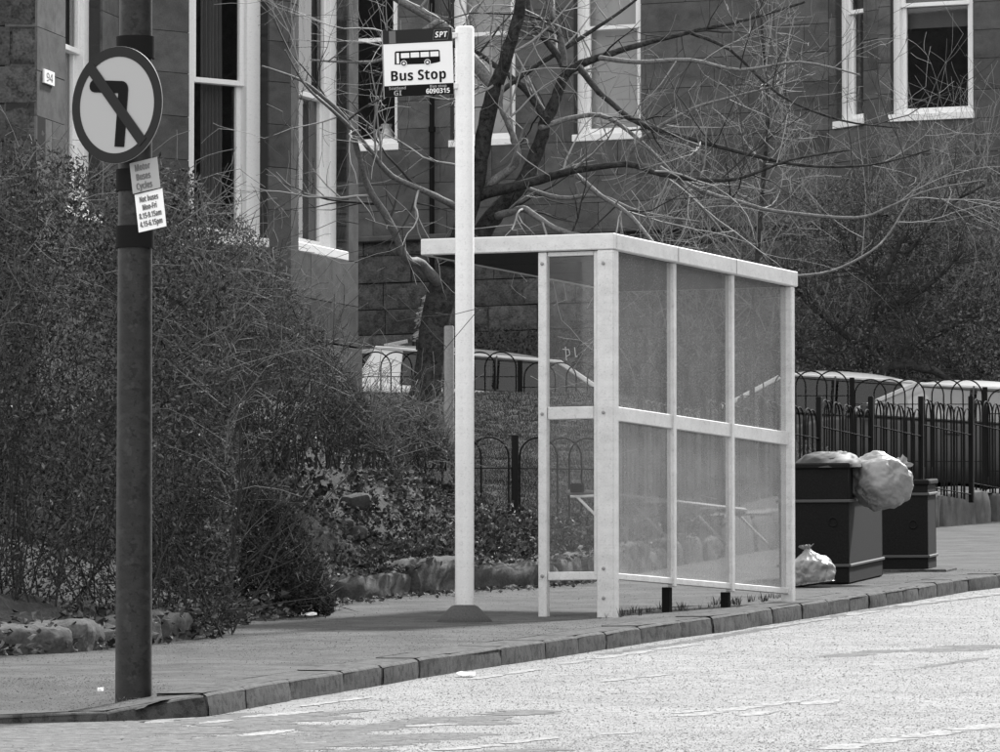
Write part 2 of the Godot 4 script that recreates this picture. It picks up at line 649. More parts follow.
func make_ground() -> void:
	lay_lines()
	var mb = MB.new()
	mb.grid(24, 40, func(i, j):
		var D = lerpf(-200.0, 900.0, j / 40.0)
		return Vector3(lerpf(-600.0, 600.0, i / 24.0), SLOPE * clampf(D, -120.0, 170.0) - 0.45, -D))
	structure("ground", mb, M.soil)
	# carriageway
	mb = MB.new()
	mb.grid(16, 20, func(i, j):
		var D = lerpf(-30.0, 130.0, j / 20.0)
		return Vector3(lerpf(-40.0, 34.0, i / 16.0), gy(D) - 0.1, -D))
	var road = structure("road", mb, M.asphalt)
	# worn white lines and darker patches, each fragment with ragged edges: pixel ends, width in metres, kind
	var marks = [[680, 717, 796, 701, 0.16, 0], [742, 716.5, 836, 700, 0.15, 0], [672, 714, 706, 710, 0.09, 0], [830, 715.2, 842, 714, 0.07, 0], [824, 750, 905, 738, 0.20, 0], [905, 738, 1004, 724, 0.22, 0], [600, 735, 644, 732, 0.10, 0],
		[596, 659, 652, 650.5, 0.12, 0], [655, 650, 700, 644, 0.11, 0], [600, 682, 672, 674, 0.08, 0], [240, 718, 322, 711, 0.13, 0], [407, 727, 456, 724, 0.13, 0], [240, 737, 292, 730, 0.13, 0], [296, 744, 327, 742.5, 0.07, 0], [435, 751, 502, 745, 0.14, 0], [505, 744, 560, 737, 0.10, 0],
		[470, 680, 540, 669, 0.09, 0], [560, 664.5, 592, 660, 0.09, 0], [300, 707, 372, 697, 0.08, 0], [200, 724, 232, 720, 0.09, 0], [900, 606, 1004, 593, 0.16, 0], [760, 629, 880, 611, 0.10, 0],
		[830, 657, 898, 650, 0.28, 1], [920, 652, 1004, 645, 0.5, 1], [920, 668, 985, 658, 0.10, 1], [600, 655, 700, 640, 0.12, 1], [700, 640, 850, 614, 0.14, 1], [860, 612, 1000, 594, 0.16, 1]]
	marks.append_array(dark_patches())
	for mi in marks.size():
		var m = marks[mi]
		m.append(0.0006 + 0.00004 * (mi % 30) if m[5] == 0 else -0.0007 + 0.000012 * (mi % 100))
		var a = G(m[0], m[1], -0.1)
		var b = G(m[2], m[3], -0.1)
		var dir = Vector3(b.x - a.x, 0, b.z - a.z)
		var side = Vector3(dir.z, 0, -dir.x).normalized()
		var n = maxi(6, int(dir.length() / 0.05))
		var pieces: int = maxi(1, int(dir.length() / 0.5))
		for q in pieces:
			if pieces > 2 and m[5] == 0 and rng.randf() < 0.13:
				continue
			mb = MB.new()
			var f0 = (q + rf(0.0, 0.05)) / pieces
			var f1 = (q + 1.0 - rf(0.0, 0.06)) / pieces
			var nn = maxi(5, int(n / float(pieces)))
			var wob = []
			for i in nn + 1:
				var taper = minf(1.0, minf(i + 0.35, nn - i + 0.35) / 1.6)
				wob.append([rf(0.25, 0.55) * taper, rf(0.25, 0.55) * taper])
			mb.grid(1, nn, func(i, j):
				var c = a.lerp(b, lerpf(f0, f1, float(j) / nn))
				var s: Vector3 = c + side * m[4] * (wob[j][i] * (1.0 if i == 1 else -1.0))
				return Vector3(s.x, gy(-s.z) - 0.0985 + (m[6] if m.size() > 6 else 0.0), s.z))
			part(road, "road_marking" if m[5] == 0 else "darker_patch", mb, M.line_paint if m[5] == 0 else M.patch_grey)
	# torn-edged darker sheet: part of a gradual darkening towards the lower left
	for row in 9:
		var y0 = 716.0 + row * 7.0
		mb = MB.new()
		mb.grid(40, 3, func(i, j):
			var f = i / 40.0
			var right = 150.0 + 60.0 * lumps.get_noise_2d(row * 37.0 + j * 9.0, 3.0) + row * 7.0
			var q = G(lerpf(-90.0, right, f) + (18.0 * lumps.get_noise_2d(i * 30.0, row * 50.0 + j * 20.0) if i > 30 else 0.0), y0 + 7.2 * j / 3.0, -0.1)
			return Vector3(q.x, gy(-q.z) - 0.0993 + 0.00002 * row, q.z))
		part(road, "darker_patch", mb, M.patch_grey)
	# pavement between the kerb and the garden edge
	var lk = length_of(kerb_line)
	var lb = length_of(back_line)
	var N = 260
	mb = MB.new()
	mb.grid(20, N, func(i, j):
		var k = along(kerb_line, lk * j / N)
		var b = along(back_line, lb * j / N)
		var t = i / 20.0
		if i == 0:
			var k2 = along(kerb_line, lk * minf(j + 0.5, N) / N) - along(kerb_line, lk * maxf(j - 0.5, 0.0) / N)
			var kn = Vector2(-k2.y, k2.x).normalized()
			k += Vector3(kn.x, kn.y, 0.0) * 0.19
		var q = k.lerp(b, t)
		var dip = (0.1 - k.z) * (1.0 - smoothstep(0.0, 0.5, t))
		return Vector3(q.x - (0.35 * smoothstep(0.9, 1.0, t)), gy(q.y) - dip - ((0.024 if k.z > 0.0995 else 0.034) if i == 0 else (0.004 if k.z > 0.0995 or i > 3 else 0.012)) + 0.003 * lumps.get_noise_2d(q.x * 8.0, q.y * 5.0), -q.y))
	structure("pavement", mb, M.pavement)
	# side street behind the lawn, falling to the right
	mb = MB.new()
	mb.grid(12, 6, func(i, j):
		var X = lerpf(-14.0, 8.0, i / 12.0)
		return Vector3(X, 5.2 - 0.069 * X, -lerpf(75.2, 92.0, j / 6.0)))
	structure("side_street", mb, M.asphalt)

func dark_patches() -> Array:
	# darker streaks that imitate a gradual darkening towards the mouth of the side road
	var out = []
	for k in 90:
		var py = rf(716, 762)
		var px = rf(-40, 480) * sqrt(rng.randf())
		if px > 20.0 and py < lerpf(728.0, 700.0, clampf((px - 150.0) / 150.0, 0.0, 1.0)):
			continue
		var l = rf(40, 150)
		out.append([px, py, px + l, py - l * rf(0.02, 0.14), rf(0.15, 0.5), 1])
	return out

func two_tone(a: MB, ma: Material, b: MB, mbm: Material) -> ArrayMesh:
	var m = a.mesh()
	m.surface_set_material(0, ma)
	var c = b.mesh()
	m.add_surface_from_arrays(Mesh.PRIMITIVE_TRIANGLES, c.surface_get_arrays(0))
	m.surface_set_material(1, mbm)
	return m

func make_kerb() -> void:
	var root = Node3D.new()
	root.name = "kerb"
	add_child(root)
	root.set_meta("kind", "structure")
	var total = length_of(kerb_line)
	var s = 0.0
	while s < total - 1.0:
		var l = rf(0.62, 1.05)
		var a = along(kerb_line, s + 0.006)
		var b = along(kerb_line, s + l - 0.006)
		var pa = at(a.x, a.y, -0.1 + a.z)
		var pb = at(b.x, b.y, -0.1 + b.z)
		var z = (pb - pa).normalized()
		var inward = Vector3.UP.cross(z).normalized()
		var up = z.cross(inward).normalized()
		var B = Basis(inward, up, z)
		B = B.rotated(z, rf(-0.01, 0.02)).rotated(up, rf(-0.008, 0.008))
		var mid = (pa + pb) * 0.5 + inward * (0.075 + rf(-0.008, 0.008)) + up * rf(0.005, 0.010)
		var len = pa.distance_to(pb)
		var body = MB.new()
		# a rough block: its face is lumpy, its arris worn round
		var sd = int(s * 100.0)
		for fc in 2:
			body.grid(maxi(4, int(len / 0.09)), 5, func(i, j):
				var nn = maxi(4, int(len / 0.09))
				var u = (float(i) / nn - 0.5) * len
				var w = j / 5.0
				var q: Vector3
				if fc == 0:
					q = Vector3(-0.075, lerpf(-0.24, -0.018, w), u)
					q.x += 0.012 * lumps.get_noise_2d(u * 60.0 + sd, w * 90.0)
					if j == 5:
						q.x += 0.004
				else:
					q = Vector3(lerpf(-0.071, -0.050, w), -0.018 + 0.014 * sqrt(w), u)
					q.y += 0.005 * lumps.get_noise_2d(u * 80.0 + sd, w * 30.0)
				if i == 0 or i == nn:
					q.x += 0.006
					q.y -= 0.003
				return mid + B * q, false, mid + inward * 5.0 - up * 2.0)
		for e in [-0.5, 0.5]:
			body.poly([mid + B * Vector3(-0.068, -0.24, e * len), mid + B * Vector3(0.165, -0.24, e * len), mid + B * Vector3(0.165, -0.006, e * len), mid + B * Vector3(-0.068, -0.02, e * len)], mid)
		body.poly([mid + B * Vector3(0.168, -0.24, -0.5 * len), mid + B * Vector3(0.168, -0.24, 0.5 * len), mid + B * Vector3(0.168, -0.003, 0.5 * len), mid + B * Vector3(0.168, -0.003, -0.5 * len)], mid)
		var top = MB.new()
		top.grid(4, maxi(4, int(len / 0.09)), func(i, j):
			var nn = maxi(4, int(len / 0.09))
			var q = Vector3(lerpf(-0.050, 0.168, i / 4.0), -0.004, (float(j) / nn - 0.5) * len)
			q.y += 0.006 * lumps.get_noise_2d(q.x * 120.0 + sd, q.z * 50.0)
			return mid + B * q)
		var o = MeshInstance3D.new()
		o.name = "kerb_stone"
		o.mesh = two_tone(body, M.kerb_granite, top, M.kerb_granite)
		root.add_child(o, true)
		s += l

func rock(mb: MB, c: Vector3, size: Vector3, B: Basis, sd: int, rough: float, pw := 5.0, n := 7) -> void:
	var f = FastNoiseLite.new()
	f.seed = sd
	f.frequency = 1.0
	for ax in 3:
		for sg in [-1.0, 1.0]:
			mb.grid(n, n, func(i, j):
				var q = Vector3.ZERO
				q[ax] = sg
				q[(ax + 1) % 3] = (2.0 * i / n - 1.0) * sg
				q[(ax + 2) % 3] = 2.0 * j / n - 1.0
				var l = pow(pow(absf(q.x), pw) + pow(absf(q.y), pw) + pow(absf(q.z), pw), 1.0 / pw)
				q /= l
				var w = q * size * 0.5
				w += q.normalized() * rough * (f.get_noise_3dv(w * 5.0) + 0.5 * f.get_noise_3dv(w * 14.0))
				return c + B * w, false, c)

func make_garden() -> void:
	lumps.seed = 5
	for half in 2:
		var d0: float = [35.5, 58.6][half]
		var d1: float = [58.6, 75.6][half]
		var nj = int((d1 - d0) / 0.22)
		var mb = MB.new()
		mb.grid(70, nj, func(i, j):
			var D = lerpf(d0, d1, float(j) / nj)
			var e = edge_x(D) - (0.30 if D < 59.0 else 0.05)
			var t = i / 70.0
			var X = e - 13.0 * t * t * 0.85 - 1.95 * t
			return at(X, D, garden_height(X, D)))
		structure(["garden_bank", "lawn"][half], mb, [M.soil, M.turf][half])
	# edging stones along the back of the pavement, then the taller coping under the railing
	var edging = thing("stone_edging", "row of weathered rounded stones edging the bank behind the pavement", "edging", at(-1.0, 46.5))
	var total = length_of(back_line)
	var s = 4.0
	var k = 0
	while s < total - 14.0:
		var a = along(back_line, s)
		var l = rf(0.42, 0.75) if a.y < 44.0 else (rf(0.8, 1.5) if a.y < 58.0 else rf(2.0, 3.2))
		var b = along(back_line, s + l)
		if a.x < -4.0 or (a.y > 39.3 and a.y < 45.5):
			s += l
			continue
		var z = Vector3(b.x - a.x, SLOPE * (b.y - a.y), -(b.y - a.y)).normalized()
		var inward = Vector3.UP.cross(z).normalized()
		var B = Basis(inward, z.cross(inward), z).rotated(z, rf(-0.08, 0.08))
		var far = a.y > 58.0
		var hgt = (rf(0.34, 0.44) if a.y > 44.0 else rf(0.24, 0.30)) if not far else 0.62
		var mid = (a + b) * 0.5
		var c = at(mid.x, mid.y, (rf(-0.03, 0.03) if not far else 0.02)) + inward * (0.16 if not far else 0.2)
		var mb = MB.new()
		rock(mb, c, Vector3(0.34 if not far else 0.4, hgt, l - rf(0.02, 0.09)), B, k, (0.05 if a.y > 44.0 else 0.035) if not far else 0.018, 6.0 if not far else 9.0, 10)
		part(edging, "stone", mb, M.garden_stone if not far else M.sandstone_2, edging.position)
		s += l
		k += 1

# ------------------------------------------------------------------ buildings
# face frame: O = foot of the face at height 0, al = along it, nr = outwards
func stone_wall(parent: Node3D, O: Vector3, al: Vector3, nr: Vector3, s0: float, s1: float, y0: float, y1: float, holes: Array, course: float, lens: Array, mats: Array, joint: float, rough: float, thick := 0.3) -> void:
	var base = parent.position
	var ys = [y0]
	var y = y0 + course
	while y < y1 - 0.12:
		ys.append(y)
		y += course * rf(0.94, 1.06)
	ys.append(y1)
	for h in holes:
		for e in [h[2], h[3]]:
			if e <= y0 + 0.05 or e >= y1 - 0.05:
				continue
			var best = 0
			for i in ys.size():
				if absf(ys[i] - e) < absf(ys[best] - e):
					best = i
			if best > 0 and best < ys.size() - 1:
				ys[best] = e
	var back = MB.new()
	var B = Basis(al, Vector3.UP, al.cross(Vector3.UP))
	for r in ys.size() - 1:
		var a: float = ys[r]
		var b: float = ys[r + 1]
		if b - a < 0.03:
			continue
		var free = [[s0, s1]]
		for h in holes:
			if h[2] < (a + b) * 0.5 and h[3] > (a + b) * 0.5:
				var nf = []
				for f in free:
					if h[0] > f[0] + 0.02:
						nf.append([f[0], minf(f[1], h[0])])
					if h[1] < f[1] - 0.02:
						nf.append([maxf(f[0], h[1]), f[1]])
				free = nf
		for f in free:
			if f[1] - f[0] < 0.02:
				continue
			back.box(O + al * ((f[0] + f[1]) * 0.5) + Vector3.UP * ((a + b) * 0.5) - nr * (thick * 0.5 + 0.008), Vector3(f[1] - f[0] - 0.004, b - a, thick - 0.03), B, 0.0)
			var s: float = f[0]
			while s < f[1] - 0.01:
				var l = rf(lens[0], lens[1])
				if f[1] - s - l < lens[0] * 0.5:
					l = f[1] - s
				if s == f[0] and f[1] - s > lens[1] and r % 2 == 0:
					l *= 0.6
				var mb = MB.new()
				var out = rf(-rough, rough)
				var c = O + al * (s + l * 0.5) + Vector3.UP * ((a + b) * 0.5) - nr * (thick * 0.5 - out)
				if rough > 0.008:
					rough_block(mb, c, Vector3(l - joint, b - a - joint, thick), B, nr, rough)
				else:
					mb.box(c, Vector3(l - joint, b - a - joint, thick), B, 0.003)
				part(parent, "stone_block", mb, mats[rng.randi() % mats.size()], base)
				s += l
	part(parent, "mortar", back, M.mortar if rough > 0.008 else M.pale_mortar, base)

func rough_block(mb: MB, c: Vector3, size: Vector3, B: Basis, nr: Vector3, rough: float) -> void:
	# quarry-faced block: lumpy front, square sides
	var h = size * 0.5
	var zs = signf(B.z.dot(nr))
	var sd = rf(0, 500)
	var nx = 6
	var ny = 4
	mb.grid(nx, ny, func(i, j):
		var q = Vector3((2.0 * i / nx - 1.0) * h.x, (2.0 * j / ny - 1.0) * h.y, h.z * zs)
		var inner = 1.0 if i > 0 and i < nx and j > 0 and j < ny else 0.0
		q.z += zs * (inner * (0.8 * rough + 1.3 * rough * lumps.get_noise_2d(q.x * 6.0 + sd, q.y * 9.0)) - (1.0 - inner) * 0.006)
		return c + B * q, false, c - nr * 10.0)
	for e in [[0, -1.0], [0, 1.0], [1, -1.0], [1, 1.0]]:
		var q = []
		for k in [[-1.0, -1.0], [1.0, -1.0], [1.0, 1.0], [-1.0, 1.0]]:
			var w = Vector3.ZERO
			w[e[0]] = e[1] * h[e[0]]
			w[1 - e[0]] = k[0] * h[1 - e[0]]
			w.z = zs * (h.z - 0.006) if k[1] > 0.0 else -zs * h.z
			q.append(c + B * w)
		mb.poly(q, c)

func window(parent: Node3D, O: Vector3, al: Vector3, nr: Vector3, s0: float, s1: float, y0: float, y1: float, ym: float, recess: float, inside: String, fw = 0.085) -> void:
	var base = parent.position
	var at_ = func(s: float, y: float, d: float) -> Vector3: return O + al * s + Vector3.UP * y + nr * d
	var d = -recess - 0.05
	var mb = MB.new()
	for e in [[s0 + fw * 0.5, s0 + fw * 0.5, y0, y1], [s1 - fw * 0.5, s1 - fw * 0.5, y0, y1]]:
		mb.beam(at_.call(e[0], e[2], d), at_.call(e[1], e[3], d), fw, 0.10, nr.cross(Vector3.UP).cross(Vector3.UP) * -1.0, 0.004)
	mb.beam(at_.call(s0 + fw, y1 - fw * 0.5, d), at_.call(s1 - fw, y1 - fw * 0.5, d), 0.10, fw, Vector3.UP, 0.004)
	var w = part(parent, "window", mb, M.window_paint, base)
	mb = MB.new()
	mb.beam(at_.call(s0 - 0.02, y0 + 0.045, d + 0.06), at_.call(s1 + 0.02, y0 + 0.045, d + 0.06), 0.24, 0.09, Vector3.UP, 0.006)
	part(w, "sill", mb, M.window_paint, base)
	for k in 2:
		# k 0: lower sash, set further in; k 1: upper sash
		var a = y0 + 0.09 if k == 0 else ym - 0.03
		var b = ym + 0.02 if k == 0 else y1 - fw
		var dd = d - 0.012 - (0.045 if k == 0 else 0.0)
		var st = 0.055
		mb = MB.new()
		for s in [s0 + fw + st * 0.5, s1 - fw - st * 0.5]:
			mb.beam(at_.call(s, a, dd), at_.call(s, b, dd), st, 0.042, nr.cross(Vector3.UP).cross(Vector3.UP) * -1.0, 0.004)
		for e in [[a, 0.085 if k == 0 else 0.05], [b, 0.05]]:
			var yy: float = e[0] + (e[1] * 0.5 if e[0] == a else -e[1] * 0.5)
			mb.beam(at_.call(s0 + fw + st, yy, dd), at_.call(s1 - fw - st, yy, dd), 0.042, e[1], Vector3.UP, 0.004)
		part(w, "lower_sash" if k == 0 else "upper_sash", mb, M.window_paint, base)
		mb = MB.new()
		mb.poly([at_.call(s0 + fw + st - 0.01, a + 0.05, dd - 0.008), at_.call(s1 - fw - st + 0.01, a + 0.05, dd - 0.008), at_.call(s1 - fw - st + 0.01, b - 0.03, dd - 0.008), at_.call(s0 + fw + st - 0.01, b - 0.03, dd - 0.008)], at_.call((s0 + s1) * 0.5, (a + b) * 0.5, dd - 1.0))
		part(w, "pane", mb, M.house_glass, base)
	var dc = d - 0.16
	var sheets = []
	match inside:
		"blind":
			sheets.append([s0 - 0.05, s1 + 0.05, y0 - 0.05, y1, 0.008, M.blind])
		"half":
			sheets.append([s0 - 0.05, s1 + 0.05, ym - 0.28, y1, 0.008, M.curtain])
		"drapes":
			sheets.append([s0 - 0.05, s0 + (s1 - s0) * 0.22, y0 - 0.1, y1, 0.05, M.curtain])
			sheets.append([s1 - (s1 - s0) * 0.36, s1 + 0.05, y0 - 0.1, y1, 0.05, M.curtain])
		"tied":
			sheets.append([s1 - (s1 - s0) * 0.58, s1 - (s1 - s0) * 0.32, y0 - 0.1, y1, 0.04, M.curtain])
	for q in sheets:
		mb = MB.new()
		var n = 26
		mb.grid(n, 6, func(i, j):
			var s = lerpf(q[0], q[1], float(i) / n)
			return at_.call(s, lerpf(q[2], q[3], j / 6.0), dc + q[4] * sin(i * 1.35) * (0.7 + 0.3 * sin(j * 0.8 + i))), false, at_.call((s0 + s1) * 0.5, ym, -20.0))
		part(w, "blind" if q[4] < 0.02 else "curtain", mb, q[5], base)

func plan(X: float, D: float) -> Vector3:
	return Vector3(X, 0, -D)

func plain_wall(parent: Node3D, called: String, a: Vector3, b: Vector3, y0: float, y1: float, thick: float, m: Material) -> void:
	# thickness to the left of a -> b as seen from above is inside
	var mb = MB.new()
	var al = (b - a).normalized()
	var inn = Vector3.UP.cross(al)
	mb.box((a + b) * 0.5 + inn * (thick * 0.5 + 0.004) + Vector3.UP * (y0 + y1) * 0.5, Vector3(a.distance_to(b), y1 - y0, thick), Basis(al, Vector3.UP, al.cross(Vector3.UP)), 0.0)
	part(parent, called, mb, m, parent.position)

func flat_roof(parent: Node3D, pts: Array, y: float) -> void:
	var mb = MB.new()
	var o = PackedVector2Array()
	for p in pts:
		o.append(Vector2(p.x, p.z))
	mb.prism(o, 0.25, Vector3(0, y, 0), Vector3.RIGHT, Vector3.BACK)
	part(parent, "roof", mb, M.roof_sheet, parent.position)

func make_corner_house() -> void:
	var a0 = plan(-4.14, 62.93)
	var a1 = plan(-3.308, 66.84)
	var b1 = plan(-2.02, 68.0)
	var c1 = plan(-1.40, 69.7)
	var e1 = plan(-1.64, 71.4)
	var f1 = plan(-1.95, 74.4)
	var house = thing("corner_house", "sandstone house with a canted bay of tall white sash windows behind the hedge", "house", at(-2.5, 67.0))
	var stones = [M.sandstone_0, M.sandstone_1, M.sandstone_2, M.sandstone_3]
	var sill = 6.79
	var top = 10.0
	var meet = 8.38
	var holes = {"a": [0.95, 2.22], "b": [0.464, 1.457], "c": [0.209, 1.54]}
	var faces = [["a", a0, a1, "drapes"], ["b", a1, b1, "tied"], ["c", b1, c1, "drapes"], ["d", c1, e1, ""], ["e", e1, f1, ""]]
	for f in faces:
		var al: Vector3 = (f[2] - f[1]).normalized()
		var nr = al.cross(Vector3.UP)
		var L: float = f[1].distance_to(f[2])
		var hs = []
		if holes.has(f[0]):
			hs.append([holes[f[0]][0], holes[f[0]][1], sill, top])
		if f[0] in ["a", "b", "c"]:
			stone_wall(house, f[1], al, nr, 0.0, L, 5.95, 10.4, hs, 0.40, [0.45, 0.95], stones, 0.004, 0.002)
			stone_wall(house, f[1] + nr * 0.035, al, nr, -0.02, L + 0.02, 4.2, 5.93, [], 0.42, [0.5, 0.95], stones, 0.005, 0.002)
			plain_wall(house, "upper_wall", f[1], f[2], 10.4, 13.0, 0.3, M.sandstone_0)
			window(house, f[1], al, nr, hs[0][0], hs[0][1], sill, top, meet, 0.13, f[3], 0.17)
		else:
			plain_wall(house, "side_wall", f[1], f[2], 4.0, 13.0, 0.3, M.sandstone_1)
	# gable end that faces down the street
	var g0 = a0 + Vector3(-0.978, 0, -0.208) * 7.0
	var ga = (a0 - g0).normalized()
	stone_wall(house, g0, ga, ga.cross(Vector3.UP), 5.4, 7.0, 4.6, 10.4, [], 0.34, [0.4, 0.9], [M.rough_stone_0, M.rough_stone_1], 0.012, 0.012)
	plain_wall(house, "side_wall", g0, g0 + ga * 5.4, 4.0, 13.0, 0.3, M.rough_stone_0)
	plain_wall(house, "upper_wall", g0 + ga * 5.4, a0, 10.4, 13.0, 0.3, M.rough_stone_0)
	var f0 = f1 + Vector3(-0.978, 0, -0.208) * 9.0
	plain_wall(house, "back_wall", f1, f0, 4.0, 13.0, 0.3, M.sandstone_1)
	plain_wall(house, "back_wall", f0, g0, 4.0, 13.0, 0.3, M.sandstone_1)
	flat_roof(house, [g0, a0, a1, b1, c1, e1, f1, f0], 13.0)
	# white number plate beside the first window
	var al = (a1 - a0).normalized()
	var nr = al.cross(Vector3.UP)
	var q = a0 + al * 0.34 + Vector3.UP * (P(41, 77, 63.2).y) + nr * 0.012
	var mb = MB.new()
	mb.box(q, Vector3(0.34, 0.125, 0.02), Basis(al, Vector3.UP, al.cross(Vector3.UP)), 0.003)
	var pl = part(house, "number_plate", mb, M.sign_bright, house.position)
	pl.set_meta("label", "small white house number plate")
	text(pl, "lettering", "94", 0.075, q + nr * 0.0115, al, Vector3.UP, M.sign_mid, house.position, 1.9)

func make_terrace() -> void:
	var O = plan(-1.591, 90.0)
	var al = Vector3(0.899, 0, 0.438).normalized()
	var nr = al.cross(Vector3.UP)
	var t = thing("stone_terrace", "dark sandstone terrace with tall white sash windows behind the bare tree", "house", at(1.5, 88.5))
	var stones = [M.sandstone_0, M.sandstone_1, M.sandstone_3, M.sandstone_2]
	var rough = [M.rough_stone_0, M.rough_stone_1, M.rough_stone_2]
	var sill = 9.80
	var meet = 11.25
	var top = 12.7
	var hs = [[-0.62, 0.31, sill, top], [1.06, 1.98, sill, top], [2.80, 3.73, sill, top]]
	stone_wall(t, O, al, nr, -3.2, 6.3, 8.66, 13.0, hs, 0.36, [0.6, 1.15], stones, 0.005, 0.002)
	stone_wall(t, O + nr * 0.05, al, nr, -3.2, 6.3, 4.7, 8.64, [], 0.34, [0.5, 1.2], rough, 0.014, 0.016)
	plain_wall(t, "upper_wall", O + al * -3.2, O + al * 6.3, 13.0, 15.5, 0.3, M.sandstone_0)
	for k in 3:
		window(t, O, al, nr, hs[k][0], hs[k][1], sill, top, meet, 0.12, ["", "blind", "blind"][k])
	# canted bay at the right
	var c0 = O + al * 6.3
	var Of = O + nr * 0.6
	var c1 = Of + al * 7.22
	var c2 = Of + al * 9.05
	var c3 = O + al * 9.95
	var fa = (c1 - c0).normalized()
	var fn = fa.cross(Vector3.UP)
	var L = c0.distance_to(c1)
	var h1 = [L * 0.13, L * 0.70, sill, top]
	stone_wall(t, c0, fa, fn, 0.0, L, 8.66, 13.0, [h1], 0.36, [0.5, 1.0], stones, 0.005, 0.002)
	stone_wall(t, c0 + fn * 0.04, fa, fn, 0.0, L, 4.7, 8.64, [], 0.34, [0.5, 1.0], rough, 0.014, 0.014)
	window(t, c0, fa, fn, h1[0], h1[1], sill, top, meet, 0.1, "drapes")
	var h2 = [0.16, 1.25, sill, top]
	stone_wall(t, c1, al, nr, 0.0, 1.83, 8.66, 13.0, [h2], 0.36, [0.5, 1.1], stones, 0.005, 0.002)
	stone_wall(t, c1 + nr * 0.04, al, nr, 0.0, 1.83, 4.7, 8.64, [], 0.34, [0.5, 1.1], rough, 0.014, 0.014)
	window(t, c1, al, nr, h2[0], h2[1], sill, top, meet, 0.1, "half")
	plain_wall(t, "upper_wall", c0, c1, 13.0, 15.5, 0.3, M.sandstone_0)
	plain_wall(t, "upper_wall", c1, c2, 13.0, 15.5, 0.3, M.sandstone_0)
	plain_wall(t, "side_wall", c2, c3, 4.5, 15.5, 0.3, M.sandstone_1)
	var r0 = O + al * -3.2
	var r1 = r0 - nr * 8.0
	var r2 = c3 - nr * 8.0
	plain_wall(t, "back_wall", c3, r2, 4.5, 15.5, 0.3, M.sandstone_1)
	plain_wall(t, "back_wall", r2, r1, 4.5, 15.5, 0.3, M.sandstone_1)
	plain_wall(t, "back_wall", r1, r0, 4.5, 15.5, 0.3, M.sandstone_1)
	flat_roof(t, [r0, c0, c1, c2, c3, r2, r1], 15.5)
	# cast-iron rainwater pipe
	var mb = MB.new()
	var q = O + al * 0.84 + nr * 0.07
	mb.tube([q + Vector3.UP * 6.8, q + Vector3.UP * 12.9], [0.032, 0.032], 8)
	for y in [8.2, 10.0, 11.8]:
		mb.tube([q + Vector3.UP * y, q + Vector3.UP * (y + 0.07)], [0.045, 0.045], 8)
	part(t, "rainwater_pipe", mb, M.sign_black, t.position)
	# projecting base course
	mb = MB.new()
	mb.beam(O + al * -3.2 + nr * 0.05 + Vector3.UP * 8.66, O + al * 6.28 + nr * 0.05 + Vector3.UP * 8.66, 0.16, 0.07, Vector3.UP, 0.012)
	part(t, "string_course", mb, M.sandstone_1, t.position)
	# iron air vent
	mb = MB.new()
	var v = O + al * 3.22 + nr * 0.075 + Vector3.UP * 8.36
	var VB = Basis(al, Vector3.UP, al.cross(Vector3.UP))
	mb.box(v, Vector3(0.2, 0.16, 0.02), VB, 0.003)
	for k in 3:
		mb.box(v + Vector3.UP * (k * 0.045 - 0.045) + nr * 0.014, Vector3(0.17, 0.014, 0.012), VB, 0.002)
	part(t, "air_vent", mb, M.black_iron, t.position)

